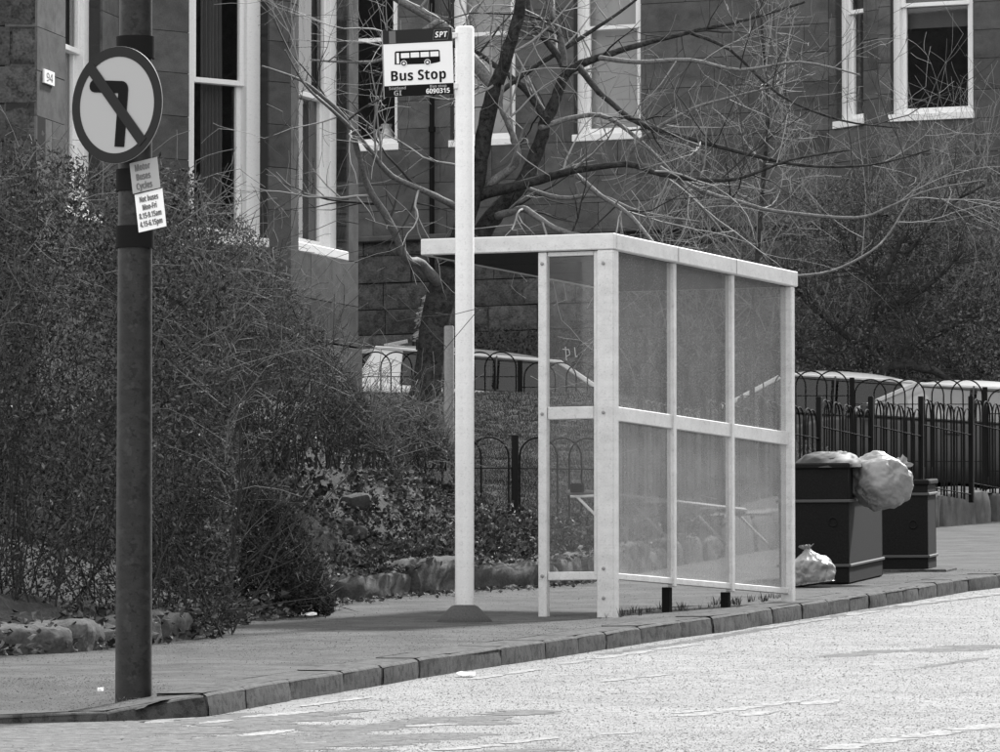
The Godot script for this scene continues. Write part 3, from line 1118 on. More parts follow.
func make_far_side() -> void:
	# across the road, outside the frame: what the shelter glass mirrors
	var line = []
	for k in kerb_line:
		line.append(Vector3(k.x + 8.6, k.y - 1.0, 0))
	var mb = MB.new()
	var N = 60
	var a = line.filter(func(q): return q.y > 28.0 and q.x > 6.5)
	mb.grid(1, a.size() - 1, func(i, j): return at(a[j].x + (3.0 if i == 1 else 0.0), a[j].y, 0.0))
	structure("far_pavement", mb, M.pavement)
	var w = thing("boundary_wall", "dark stone boundary wall across the road, mirrored in the shelter glass", "wall", at(a[0].x + 3.0, a[0].y))
	for s in 34:
		var j = int(float(s) / 34.0 * (a.size() - 1))
		var j2 = int(float(s + 1) / 34.0 * (a.size() - 1))
		var p0 = at(a[j].x + 3.0, a[j].y)
		var p1 = at(a[j2].x + 3.0, a[j2].y)
		if p0.distance_to(p1) < 0.1:
			continue
		mb = MB.new()
		mb.beam(p0 + Vector3.UP * 1.1, p1 + Vector3.UP * 1.1, 0.4, 2.3 + rf(-0.05, 0.05), Vector3.UP, 0.01)
		part(w, "wall_section", mb, M.rough_stone_0, w.position)
		mb = MB.new()
		mb.beam(p0 + Vector3.UP * 2.32, p1 + Vector3.UP * 2.32, 0.5, 0.14, Vector3.UP, 0.02)
		part(w, "coping", mb, M.sandstone_1, w.position)
	var h = thing("boundary_hedge", "tall dark hedge above the boundary wall across the road", "hedge", at(a[0].x + 4.5, a[0].y))
	var rows = []
	var leaf = leaf_mesh(0.16, 0.09)
	for k in 9000:
		var f = rng.randf() * (a.size() - 2)
		var q: Vector3 = a[int(f)].lerp(a[int(f) + 1], f - int(f))
		var p = at(q.x + 4.6 + rf(-1.0, 1.0), q.y, rf(0.6, 4.6 + 0.5 * sin(q.y * 1.3)))
		rows.append([Transform3D(turned(any_dir(), rf(0, TAU)).scaled_local(Vector3.ONE * rf(0.8, 1.6)), p - h.position), rf(0.03, 0.09)])
	var o = scatter(h, "foliage", leaf, M.leaf, rows)
	o.set_meta("kind", "stuff")
	# the tenements over there and the house over the side street: what the windows mirror
	for s in 7:
		var D = 22.0 + s * 10.2
		var X = 0.0
		for q in line:
			if absf(q.y - D) < 0.8:
				X = q.x + 9.5
		if X == 0.0:
			X = 12.0 + 0.16 * (D - 22.0)
		tenement("dark sandstone tenement across the road, mirrored in the glass", plan(X, D), plan(X + 2.4, D + 9.6), gy(D) - 0.5)
	tenement("stone house across the side street, mirrored in the terrace windows", plan(-20.0, 100.0), plan(-17.0, 84.0), 3.5)
	tenement("stone house across the side street, mirrored in the terrace windows", plan(-17.0, 83.6), plan(-14.5, 70.0), 3.0)

func tenement(label: String, a: Vector3, b: Vector3, y0: float) -> void:
	# a faces the street along a -> b, to the right of that line... outwards is the side towards the road
	var t = thing("tenement", label, "house", a + Vector3.UP * y0, "houses outside the picture")
	var al = (b - a).normalized()
	var out = al.cross(Vector3.UP)
	if out.dot(Vector3(0, 0, 0) - a) < 0.0 and absf(a.x) < 60.0 and out.x * a.x > 0.0:
		out = -out
	var L = a.distance_to(b)
	var B = Basis(al, Vector3.UP, al.cross(Vector3.UP))
	var mb = MB.new()
	mb.box((a + b) * 0.5 - out * 4.0 + Vector3.UP * (y0 + 5.9), Vector3(L, 12.6, 8.0), B, 0.02)
	part(t, "wall", mb, M.sandstone_1, t.position)
	mb = MB.new()
	mb.box((a + b) * 0.5 - out * 4.0 + Vector3.UP * (y0 + 12.4), Vector3(L + 0.1, 0.5, 8.6), B, 0.1)
	part(t, "roof", mb, M.roof_sheet, t.position)
	for f in 3:
		for k in 3:
			var c = a + al * (L * (k + 0.5) / 3.0) + Vector3.UP * (y0 + 2.2 + f * 3.6) + out * 0.01
			mb = MB.new()
			mb.box(c, Vector3(1.2, 2.1, 0.06), B, 0.01)
			var w = part(t, "window", mb, M.window_paint, t.position)
			mb = MB.new()
			for e in [0.5, -0.5]:
				mb.box(c + out * 0.03 + Vector3.UP * e, Vector3(1.0, 0.9, 0.03), B, 0.0)
			part(w, "pane", mb, M.interior, t.position)

func text(parent: Node3D, called: String, words: String, height: float, c: Vector3, X: Vector3, Y: Vector3, m: Material, origin: Vector3, widen := 1.0, bold := 0.0, serif := false) -> MeshInstance3D:
	var t = TextMesh.new()
	var f = SystemFont.new()
	f.font_names = PackedStringArray(["Droid Serif" if serif else "Droid Sans"])
	if bold > 0.0:
		f.font_weight = 700
	t.font = f
	t.text = words
	t.font_size = 64
	t.pixel_size = height / 46.0
	t.depth = 0.0016
	t.curve_step = 2.0
	var Z = X.cross(Y).normalized()
	return put(parent, called, t, m, Transform3D(Basis(X * widen, Y, Z), c - origin))

# ------------------------------------------------------------------ railings
func hoop_mesh(w: float, h: float, r: float) -> ArrayMesh:
	var p = [Vector3(-w * 0.5, 0, 0)]
	var n = 14
	for i in n + 1:
		var a = PI - PI * i / n
		p.append(Vector3(cos(a) * w * 0.5, h - w * 0.5 + sin(a) * w * 0.5, 0))
	p.append(Vector3(w * 0.5, 0, 0))
	var rr = []
	for q in p:
		rr.append(r)
	var mb = MB.new()
	mb.tube(p, rr, 6)
	return mb.mesh()

func railing(label: String, group: String, posts: Array, height: float, shift := 0.0, end_post := true, m: Material = null) -> void:
	# posts: world feet; each bay is level, its height that of its first foot
	var r = thing("hoop_railing", label, "railing", posts[0], group)
	var p = 0.1085
	var hoop = hoop_mesh(p * 3.0, height, 0.0085)
	var pm = MB.new()
	pm.box(Vector3(0, height * 0.5 - 0.06, 0), Vector3(0.05, height + 0.16, 0.05), Basis(), 0.004)
	var post = pm.mesh()
	for b in posts.size() - 1:
		var A: Vector3 = posts[b]
		var C: Vector3 = posts[b + 1]
		var run = Vector3(C.x - A.x, 0, C.z - A.z)
		var L = run.length()
		var x = run / L
		var y0 = lerpf(A.y, C.y, shift)
		var B = Basis(x, Vector3.UP, x.cross(Vector3.UP))
		var foot = Vector3(A.x, y0, A.z)
		put(r, "post", post, M.black_iron, Transform3D(B, foot - r.position))
		var n = int((L - 0.08) / p) | 1
		var pitch = (L - 0.08) / n
		var k = 0
		while k <= n - 3:
			# interlaced hoops: each spans three gaps, the next begins two gaps on
			var c = 0.04 + (k + 1.5) * pitch
			put(r, "hoop", hoop, M.black_iron, Transform3D(B, foot + x * c + B.z * (0.0095 if (k / 2) % 2 == 0 else -0.0095) - r.position))
			k += 2
		for h in [height - 0.26, 0.06]:
			var mb = MB.new()
			mb.beam(foot + x * 0.02 + Vector3.UP * h, foot + x * (L - 0.02) + Vector3.UP * h, 0.008, 0.03, B.z, 0.002)
			part(r, "rail", mb, M.black_iron, r.position)
	if end_post:
		var A2: Vector3 = posts[-2]
		var C2: Vector3 = posts[-1]
		var x2 = Vector3(C2.x - A2.x, 0, C2.z - A2.z).normalized()
		put(r, "post", post, M.black_iron, Transform3D(Basis(x2, Vector3.UP, x2.cross(Vector3.UP)), C2 - r.position))

func make_railings() -> void:
	# near side of the lawn, facing down the street
	var y1 = P(517, 533, 59.0).y
	railing("low black hoop-topped railing in front of the grass bank, behind the shelter", "black hoop railings", [Vector3(-2.6, y1 + 0.15, -58.9), Vector3(-1.0, y1 + 0.03, -58.9), Vector3(P(515, 530, 59.0).x, y1, -59.0), Vector3(0.93, y1, -59.2)], 0.80, 1.0, false)
	# up the road on the stone coping: bays step up with the slope
	var posts = []
	for q in [[612, 59.3], [641, 60.4], [704, 62.4], [762, 64.4], [819, 66.3], [871, 68.3], [921, 70.3], [971, 72.3], [1018, 74.3], [1062, 76.3]]:
		var f = P(q[0], 400, q[1])
		posts.append(Vector3(f.x, gy(q[1]) + 0.31, f.z))
	railing("long black hoop-topped railing stepping up the road on the stone coping", "black hoop railings", posts, 0.93, 0.5)
	# far side of the lawn, in front of the parked cars, stepping down to the right
	posts = []
	for q in [[190, 342], [356, 352], [520, 362.5], [686, 371], [852, 379.5], [985, 389], [1100, 398]]:
		var f = P(q[0], q[1], 74.0)
		posts.append(f - Vector3.UP * 0.92)
	railing("black hoop-topped railing along the top of the lawn in front of the parked cars", "black hoop railings", posts, 0.92, 0.0)

# ------------------------------------------------------------------ cars
func car(called_label: String, pos: Vector3, yaw: float, pitch: float, paint: Material, glass: Material, s: Dictionary) -> void:
	# local axes: x forward, y up, z to the right of the driver
	var t = thing("parked_car", called_label, "car", pos, "cars parked along the side street")
	t.basis = Basis(Vector3.UP, yaw) * Basis(Vector3.BACK, pitch)
	var H: float = s.h
	var L: float = s.l * 0.5
	var W: float = s.w * 0.5
	var belt: float = s.belt
	var N = 28
	# waist line: nose, bonnet, cowl, belt, tail
	var keys = [[-L, belt - 0.22], [-L + 0.06, belt - 0.03], [-L + 0.35, belt + 0.01], [s.cowl, belt], [s.cowl + 0.25, belt - 0.03], [L - 0.45, belt - 0.17], [L - 0.12, belt - 0.27], [L, belt - 0.45]]
	if s.boot:
		keys[1][1] = belt - 0.05
	var mb = MB.new()
	mb.grid(14, N, func(i, j):
		var x = lerpf(-L, L, j / float(N))
		var top = track(x, keys)
		var nose = clampf((L - absf(x)) / 0.45, 0.0, 1.0)
		var w = W * (0.84 + 0.16 * sqrt(nose))
		var prof = [Vector2(0.0, 0.2), Vector2(0.75, 0.2), Vector2(0.95, 0.26), Vector2(1.0, 0.42), Vector2(1.0, 0.6), Vector2(0.965, top - 0.06), Vector2(0.90, top), Vector2(0.0, top + 0.035)]
		var k = i if i <= 7 else 14 - i
		var q: Vector2 = prof[k]
		return Vector3(x, q.y, q.x * w * (1.0 if i <= 7 else -1.0)), false, Vector3(0, 0.55, 0))
	var body = part(t, "body", mb, s.get("body", paint))
	for e in [-L, L]:
		mb = MB.new()
		mb.box(Vector3(e * 0.985, 0.40, 0), Vector3(0.14, 0.24, W * 1.72), Basis(), 0.04)
		part(body, "bumper", mb, s.trim)
	# glasshouse
	var xf: float = s.cowl + 0.12
	var xrf: float = s.roof_front
	var xrr: float = s.roof_rear
	var xr: float = s.tail
	var wb = W * 0.90
	var wr = W * 0.70
	var he = H - 0.11
	mb = MB.new()
	mb.grid(10, 12, func(i, j):
		var u = i / 5.0 - 1.0
		var v = j / 6.0 - 1.0
		return Vector3(lerpf(xrr, xrf, (v + 1.0) * 0.5), he + 0.11 * (1.0 - pow(absf(u), 2.6)) * (1.0 - 0.30 * v * v) - 0.045 * pow(absf(v), 3.0), u * wr * (1.0 - 0.04 * v * v)))
	part(t, "roof", mb, s.get("roof", paint))
	mb = MB.new()
	mb.poly([Vector3(xf, belt, -wb * 0.95), Vector3(xf, belt, wb * 0.95), Vector3(xrf, he - 0.015, wr * 0.95), Vector3(xrf, he - 0.015, -wr * 0.95)], Vector3(0, 0.8, 0))
	part(t, "windscreen", mb, M.car_glass)
	mb = MB.new()
	mb.poly([Vector3(xr, belt, -wb * 0.93), Vector3(xr, belt, wb * 0.93), Vector3(xrr, he - 0.015, wr * 0.95), Vector3(xrr, he - 0.015, -wr * 0.95)], Vector3(0, 0.8, 0))
	part(t, "rear_window", mb, glass)
	var xb: float = s.pillar
	for sg in [-1.0, 1.0]:
		var lo = func(x: float) -> Vector3: return Vector3(x, belt, wb * sg)
		var hi = func(x: float) -> Vector3: return Vector3(x, he, wr * sg)
		for w in [[xf - 0.06, xrf - 0.02, xb + 0.04, xb + 0.04], [xb - 0.04, xb - 0.04, s.quarter_low, s.quarter_high]]:
			mb = MB.new()
			mb.poly([lo.call(w[0]), hi.call(w[1]), hi.call(w[3]), lo.call(w[2])], Vector3(0, 0.8, 0))
			part(t, "side_window", mb, glass)
		mb = MB.new()
		mb.beam(lo.call(xf), hi.call(xrf) + Vector3(0.01, 0, 0), 0.055, 0.045, Vector3(0, 0, sg), 0.01)
		part(t, "windscreen_pillar", mb, paint)
		mb = MB.new()
		mb.beam(lo.call(xb), hi.call(xb), 0.02, 0.085, Vector3(0, 0, sg), 0.004)
		part(t, "door_pillar", mb, s.trim)
		mb = MB.new()
		mb.beam(lo.call(xf - 0.05) + Vector3(0, 0.01, 0.004 * sg), lo.call(s.quarter_low) + Vector3(0, 0.01, 0.004 * sg), 0.02, 0.03, Vector3(0, 0, sg), 0.004)
		mb.beam(hi.call(xrf - 0.03) + Vector3(0, -0.03, 0.012 * sg), hi.call(s.quarter_high) + Vector3(0, -0.03, 0.012 * sg), 0.016, 0.03, Vector3(0, 0, sg), 0.004)
		mb.beam(hi.call(s.quarter_high) + Vector3(0, -0.01, 0.006 * sg), lo.call(s.quarter_low) + Vector3(0, 0, 0.006 * sg), 0.016, 0.03, Vector3(0, 0, sg), 0.004)
		part(t, "window_seal", mb, s.trim)
		mb = MB.new()
		mb.poly([lo.call(s.quarter_low), hi.call(s.quarter_high), hi.call(xrr), lo.call(xr)], Vector3(0, 0.8, 0))
		part(t, "rear_pillar", mb, paint)
		mb = MB.new()
		mb.beam(hi.call(xrr) + Vector3(0, 0.012, 0.004 * sg), hi.call(xrf) + Vector3(0.02, 0.0, 0.004 * sg), 0.035, 0.03, Vector3(0, 0, sg), 0.008)
		part(t, "gutter", mb, M.car_white)
		mb = MB.new()
		mb.box(Vector3(xf - 0.22, belt + 0.07, (W + 0.06) * sg), Vector3(0.10, 0.13, 0.19), Basis(), 0.03)
		part(t, "door_mirror", mb, M.car_dark)
		mb = MB.new()
		mb.box(Vector3(L - 0.14, belt - 0.34, W * 0.66 * sg), Vector3(0.12, 0.13, 0.34), Basis(Vector3.UP, -0.35 * sg), 0.03)
		part(t, "headlight", mb, M.lamp_glass)
		mb = MB.new()
		mb.box(Vector3(-L + 0.08, belt - 0.2, W * 0.74 * sg), Vector3(0.08, 0.22, 0.22), Basis(Vector3.UP, 0.3 * sg), 0.02)
		part(t, "tail_light", mb, M.sign_red)
		mb = MB.new()
		mb.box(Vector3(xb + 0.20, belt - 0.14, W * 0.985 * sg), Vector3(0.17, 0.03, 0.03), Basis(), 0.008)
		part(t, "door_handle", mb, M.car_dark)
		for x in [L - 0.82, -L + 0.78]:
			mb = MB.new()
			mb.lathe([Vector2(0.0, -0.1), Vector2(0.27, -0.1), Vector2(0.31, -0.07), Vector2(0.31, 0.07), Vector2(0.27, 0.1), Vector2(0.2, 0.09), Vector2(0.19, 0.06), Vector2(0.0, 0.05)], 24, Vector3(x, 0.31, (W - 0.09) * sg), Basis(Vector3.RIGHT, Vector3(0, 0, sg), Vector3(0, -sg, 0)))
			var wh = part(t, "wheel", mb, M.rubber)
			mb = MB.new()
			mb.lathe([Vector2(0.19, 0.085), Vector2(0.15, 0.06), Vector2(0.05, 0.075), Vector2(0.0, 0.08)], 20, Vector3(x, 0.31, (W - 0.09) * sg), Basis(Vector3.RIGHT, Vector3(0, 0, sg), Vector3(0, -sg, 0)))
			part(wh, "rim", mb, M.galvanised)
	for z in [-0.36, 0.36]:
		for x in [0.25, -0.65]:
			mb = MB.new()
			mb.box(Vector3(x, belt - 0.12, z), Vector3(0.14, 0.62, 0.46), Basis(Vector3.BACK, 0.25), 0.05)
			mb.box(Vector3(x - 0.14, belt + 0.26, z), Vector3(0.1, 0.17, 0.26), Basis(Vector3.BACK, 0.2), 0.04)
			part(t, "seat", mb, M.interior)
	mb = MB.new()
	mb.box(Vector3(-0.1, belt - 0.06, 0), Vector3(2.2, 0.06, W * 1.5), Basis(), 0.02)
	part(t, "cabin_trim", mb, M.interior)

func make_cars() -> void:
	var fall = -atan(0.069)
	var hatch = {"h": 1.43, "l": 4.2, "w": 1.70, "belt": 0.93, "cowl": 0.95, "roof_front": 0.40, "roof_rear": -1.15, "tail": -1.62, "pillar": -0.22, "quarter_low": -1.15, "quarter_high": -0.98, "boot": false, "trim": M.car_dark}
	var place = func(px: float, D: float) -> Vector3:
		var X = (px - 500.0) / F * D
		return Vector3(X, 5.2 - 0.069 * X + 0.004, -D)
	var wagon = hatch.duplicate()
	wagon.merge({"roof": M.post_grey, "h": 1.44, "roof_rear": -1.69, "tail": -1.9, "quarter_low": -1.38, "quarter_high": -1.36, "pillar": -0.3}, true)
	car("white estate car with a darker roof behind the lawn railing and the tree trunk", place.call(512, 81.0), deg_to_rad(3.0), fall, M.car_white, M.car_glass, wagon)
	var est = hatch.duplicate()
	est.merge({"h": 1.45, "l": 4.4, "roof_front": 0.28, "roof_rear": -1.25, "tail": -1.85, "quarter_low": -1.35, "quarter_high": -1.0, "pillar": -0.35}, true)
	est.merge({"body": M.car_dark}, true)
	car("dark saloon with silver roof and sky reflection painted pale on its windows behind the railing beyond the bins", place.call(938, 80.6), PI - deg_to_rad(6.0), -fall, M.car_silver, M.painted_sky_glass, est)  # bright sky reflection is put into the pale glass colour
	var mpv = hatch.duplicate()
	mpv.merge({"h": 1.56, "belt": 1.0, "roof_front": 0.35}, true)
	mpv.merge({"body": M.car_dark}, true)
	car("tall car with a pale roof parked close beyond the dark saloon", place.call(806, 82.3), PI, -fall, M.car_white, M.car_glass, mpv)

# ------------------------------------------------------------------ no-left-turn sign on its old post
func make_sign_post() -> void:
	var g = G(133.5, 693)
	var t = thing("sign_post", "old dark post with peeling paint carrying a round no-left-turn sign", "sign post", g)
	var mb = MB.new()
	var prof = []
	for k in 60:
		var y = -0.3 + k * 0.115
		prof.append(Vector2(0.0835 - 0.0026 * y, y))
	prof.append(Vector2(0.0, 6.5))
	mb.lathe(prof, 40, Vector3.ZERO)
	part(t, "pole", mb, M.old_paint)
	var sc = 1.0 / 221.0
	for y in [2.08, 2.34, 2.95]:
		mb = MB.new()
		mb.lathe([Vector2(0.078, y - 0.05), Vector2(0.088, y - 0.05), Vector2(0.088, y + 0.05), Vector2(0.078, y + 0.05)], 32, Vector3.ZERO)
		part(t, "clamp", mb, M.sign_black)
	# the disc, turned a little towards the pavement and leaning
	var c = P(117, 105, -g.z - 0.13) - g
	var B = Basis(Vector3.UP, deg_to_rad(-37.0)) * Basis(Vector3.BACK, deg_to_rad(-5.0))
	var X = B.x
	var Y = B.y
	var Z = B.z
	var R = 0.268
	var plate = MB.new()
	plate.lathe([Vector2(0.0, -0.004), Vector2(R, -0.004), Vector2(R, 0.0), Vector2(0.0, 0.0)], 72, c, Basis(X, Z, -Y))
	var disc = part(t, "sign_disc", plate, M.sign_white)
	var ring = MB.new()
	ring.lathe([Vector2(R - 0.047, 0.001), Vector2(R - 0.047, 0.0025), Vector2(R - 0.001, 0.0025), Vector2(R - 0.001, 0.001)], 72, c, Basis(X, Z, -Y))
	part(disc, "rim_band", ring, M.sign_red)
	mb = MB.new()
	var d1 = (X * 0.72 - Y * 0.69).normalized()
	mb.beam(c - d1 * (R - 0.03) + Z * 0.0055, c + d1 * (R - 0.03) + Z * 0.0055, 0.052, 0.0015, d1.cross(Z).cross(d1), 0.0)
	part(disc, "slash", mb, M.sign_red)
	mb = MB.new()
	var arrow = PackedVector2Array()
	arrow.append_array([Vector2(0.005, -0.19), Vector2(0.062, -0.19), Vector2(0.062, 0.07)])
	for k in 7:
		var a = k / 6.0 * PI * 0.5
		arrow.append(Vector2(0.022 + 0.04 * cos(a), 0.07 + 0.04 * sin(a)))
	arrow.append(Vector2(-0.09, 0.11))
	for k in 7:
		var a = PI * 0.5 + k / 6.0 * PI
		arrow.append(Vector2(-0.14 + 0.03 * cos(a), 0.083 + 0.029 * sin(a)))
	arrow.append(Vector2(0.005, 0.054))
	mb.prism(arrow, 0.0012, c + Z * 0.0028, X, Y)
	part(disc, "arrow", mb, M.sign_black)
	# two time plates under it, hanging askew
	var PB = Basis(Vector3.UP, deg_to_rad(-34.0)) * Basis(Vector3.BACK, deg_to_rad(8.0))
	for k in 2:
		var q: Vector3 = P([145.0, 150.5][k], [175.5, 210.5][k], -g.z - 0.135) - g
		mb = MB.new()
		mb.box(q, Vector3(0.158, [0.142, 0.176][k], 0.004), PB, 0.001)
		var pl = part(t, "time_plate", mb, [M.plate_grey, M.sign_bright][k])
		if k == 0:
			var n = 0
			for w in ["Motor", "Buses", "Cycles"]:
				text(pl, "lettering", w, 0.030, q + PB * Vector3(-0.008, 0.042 - 0.043 * n, 0.0045), PB.x, PB.y, M.sign_mid, Vector3.ZERO, 0.72, 1.0)
				n += 1
		else:
			var n = 0
			for w in ["Not buses", "Mon-Fri", "8.15-9.15am", "4.15-6.15pm"]:
				text(pl, "lettering", w, 0.026, q + PB * Vector3(0.0, 0.058 - 0.038 * n, 0.0045), PB.x, PB.y, M.sign_mid, Vector3.ZERO, 0.62, 1.0)
				n += 1
	# back clamps between the pole and the signs
	mb = MB.new()
	mb.beam(Vector3(-0.02, 2.95, 0.06), c - Z * 0.008, 0.05, 0.03, Vector3.UP, 0.004)
	mb.beam(Vector3(0.02, 2.28, 0.06), P(147, 200, -g.z - 0.10) - g - PB.z * 0.03, 0.05, 0.03, Vector3.UP, 0.004)
	part(t, "bracket", mb, M.sign_black)

# ------------------------------------------------------------------ bus stop
func make_bus_stop() -> void:
	var g = G(464.5, 621)
	var D = -g.z
	var t = thing("bus_stop_post", "tall white bus stop post with a square white flag sign on a dark foot", "bus stop", g)
	var mb = MB.new()
	var top = P(464.5, 26.5, D).y - g.y
	mb.lathe([Vector2(0.0, -0.2), Vector2(0.0565, -0.2), Vector2(0.0565, top - 0.012), Vector2(0.05, top - 0.002), Vector2(0.044, top), Vector2(0.0, top)], 40, Vector3.ZERO)
	part(t, "pole", mb, M.pole_enamel)
	mb = MB.new()
	mb.lathe([Vector2(0.17, -0.12), Vector2(0.17, 0.005), Vector2(0.150, 0.03), Vector2(0.080, 0.098), Vector2(0.062, 0.105), Vector2(0.0, 0.106)], 28, Vector3(0, -0.01, 0), Basis(Vector3.RIGHT, Vector3(0, 1, -SLOPE).normalized(), Vector3(0, 0, 1)))
	part(t, "foot", mb, M.concrete_foot)
	# flag: four corners read off the photograph give its turn
	var a = P(382.6, 30.8, D + 0.02) - g
	var b = P(453.4, 27.3, D - 0.02) - g
	var dn = P(383.2, 97.6, D + 0.02) - g
	var X = Vector3(b.x - a.x, 0, 0.075).normalized()
	var Y = Vector3.UP
	X = (X + Vector3.UP * (b.y - a.y) / (b - a).length() * 0.8).normalized()
	var Z = X.cross(Y).normalized()
	Y = Z.cross(X).normalized()
	var W = (b - a).length()
	var Hh = a.y - dn.y
	var c = (a + b) * 0.5 - Vector3.UP * Hh * 0.5
	mb = MB.new()
	mb.box(c, Vector3(W, Hh, 0.006), Basis(X, Y, Z), 0.001)
	var flag = part(t, "flag_sign", mb, M.sign_bright)
	var f = func(u: float, v: float, z: float) -> Vector3: return c + X * (u - 0.5) * W + Y * (0.5 - v) * Hh + Z * z
	var rect = func(called: String, u0: float, v0: float, u1: float, v1: float, z: float, m: Material, parent: Node3D) -> MeshInstance3D:
		var q = MB.new()
		q.box(f.call((u0 + u1) * 0.5, (v0 + v1) * 0.5, z), Vector3((u1 - u0) * W, (v1 - v0) * Hh, 0.0012), Basis(X, Y, Z), 0.0)
		return part(parent, called, q, m)
	rect.call("header_band", 0.0, 0.0, 1.0, 0.205, 0.0040, M.sign_band, flag)
	rect.call("header_patch", 0.10, 0.012, 0.195, 0.197, 0.0054, M.sign_mid, flag)
	# operator's mark: letters in a slanted frame
	mb = MB.new()
	for e in [[0.725, 0.175, 0.75, 0.025], [0.75, 0.025, 0.965, 0.025], [0.965, 0.025, 0.935, 0.175], [0.935, 0.175, 0.725, 0.175]]:
		mb.beam(f.call(e[0], e[1], 0.0056), f.call(e[2], e[3], 0.0056), 0.0045, 0.0012, Y if absf(e[1] - e[3]) < 0.01 else X, 0.0)
	var logo = part(flag, "logo_frame", mb, M.galvanised)
	text(flag, "logo_lettering", "SPT", 0.034, f.call(0.845, 0.10, 0.0055), (X + Y * 0.0) , (Y + X * 0.16), M.sign_bright, Vector3.ZERO, 0.95, 1.0)
	# bus pictogram
	mb = MB.new()
	var bus = PackedVector2Array()
	for q in [[0.168, 0.515], [0.175, 0.335], [0.19, 0.318], [0.80, 0.325], [0.815, 0.34], [0.82, 0.50], [0.79, 0.512], [0.69, 0.528], [0.34, 0.522]]:
		bus.append(Vector2((q[0] - 0.5) * W, (0.5 - q[1]) * Hh))
	mb.prism(bus, 0.0012, c + Z * 0.0036, X, Y)
	part(flag, "bus_pictogram", mb, M.sign_black)
	for q in [[0.197, 0.345, 0.235, 0.505], [0.262, 0.352, 0.382, 0.425], [0.402, 0.350, 0.522, 0.424], [0.542, 0.350, 0.662, 0.424], [0.682, 0.350, 0.80, 0.424]]:
		rect.call("pictogram_window", q[0], q[1], q[2], q[3], 0.0056, M.sign_bright, flag)
	for u in [0.30, 0.638]:
		mb = MB.new()
		mb.lathe([Vector2(0.0, 0.0), Vector2(0.019, 0.0), Vector2(0.019, 0.0012), Vector2(0.0, 0.0012)], 20, f.call(u, 0.505, 0.0052), Basis(X, Z, -Y))
		part(flag, "pictogram_wheel", mb, M.sign_bright)
		mb = MB.new()
		mb.lathe([Vector2(0.008, 0.0), Vector2(0.0145, 0.0), Vector2(0.0145, 0.0012), Vector2(0.008, 0.0012)], 20, f.call(u, 0.505, 0.0066), Basis(X, Z, -Y))
		part(flag, "pictogram_wheel", mb, M.sign_black)
	text(flag, "lettering", "Bus Stop", 0.060, f.call(0.50, 0.690, 0.0048), X, Y, M.sign_black, Vector3.ZERO, 1.0, 1.0)
	rect.call("footer_band", 0.0, 0.832, 1.0, 1.0, 0.0040, M.sign_black, flag)
	text(flag, "small_lettering", "Scotland", 0.016, f.call(0.20, 0.872, 0.0056), X, Y, M.plate_grey, Vector3.ZERO, 1.15, 1.0)
	text(flag, "small_lettering", "GI", 0.030, f.call(0.20, 0.945, 0.0056), X, Y, M.plate_grey, Vector3.ZERO, 1.1, 1.0)
	text(flag, "small_lettering", "Bus stop", 0.016, f.call(0.78, 0.868, 0.0056), X, Y, M.plate_grey, Vector3.ZERO, 1.15, 1.0)
	text(flag, "small_lettering", "6090315", 0.029, f.call(0.775, 0.940, 0.0056), X, Y, M.sign_bright, Vector3.ZERO, 0.95, 1.0)
	mb = MB.new()
	mb.box(f.call(0.004, 0.51, 0.0), Vector3(0.007, Hh * 1.02, 0.012), Basis(X, Y, Z), 0.002)
	part(flag, "edge_strip", mb, M.galvanised)
	mb = MB.new()
	for v in [0.12, 0.88]:
		mb.box(f.call(1.01, v, -0.008), Vector3(0.05, 0.035, 0.02), Basis(X, Y, Z), 0.004)
	part(t, "bracket", mb, M.pole_enamel)

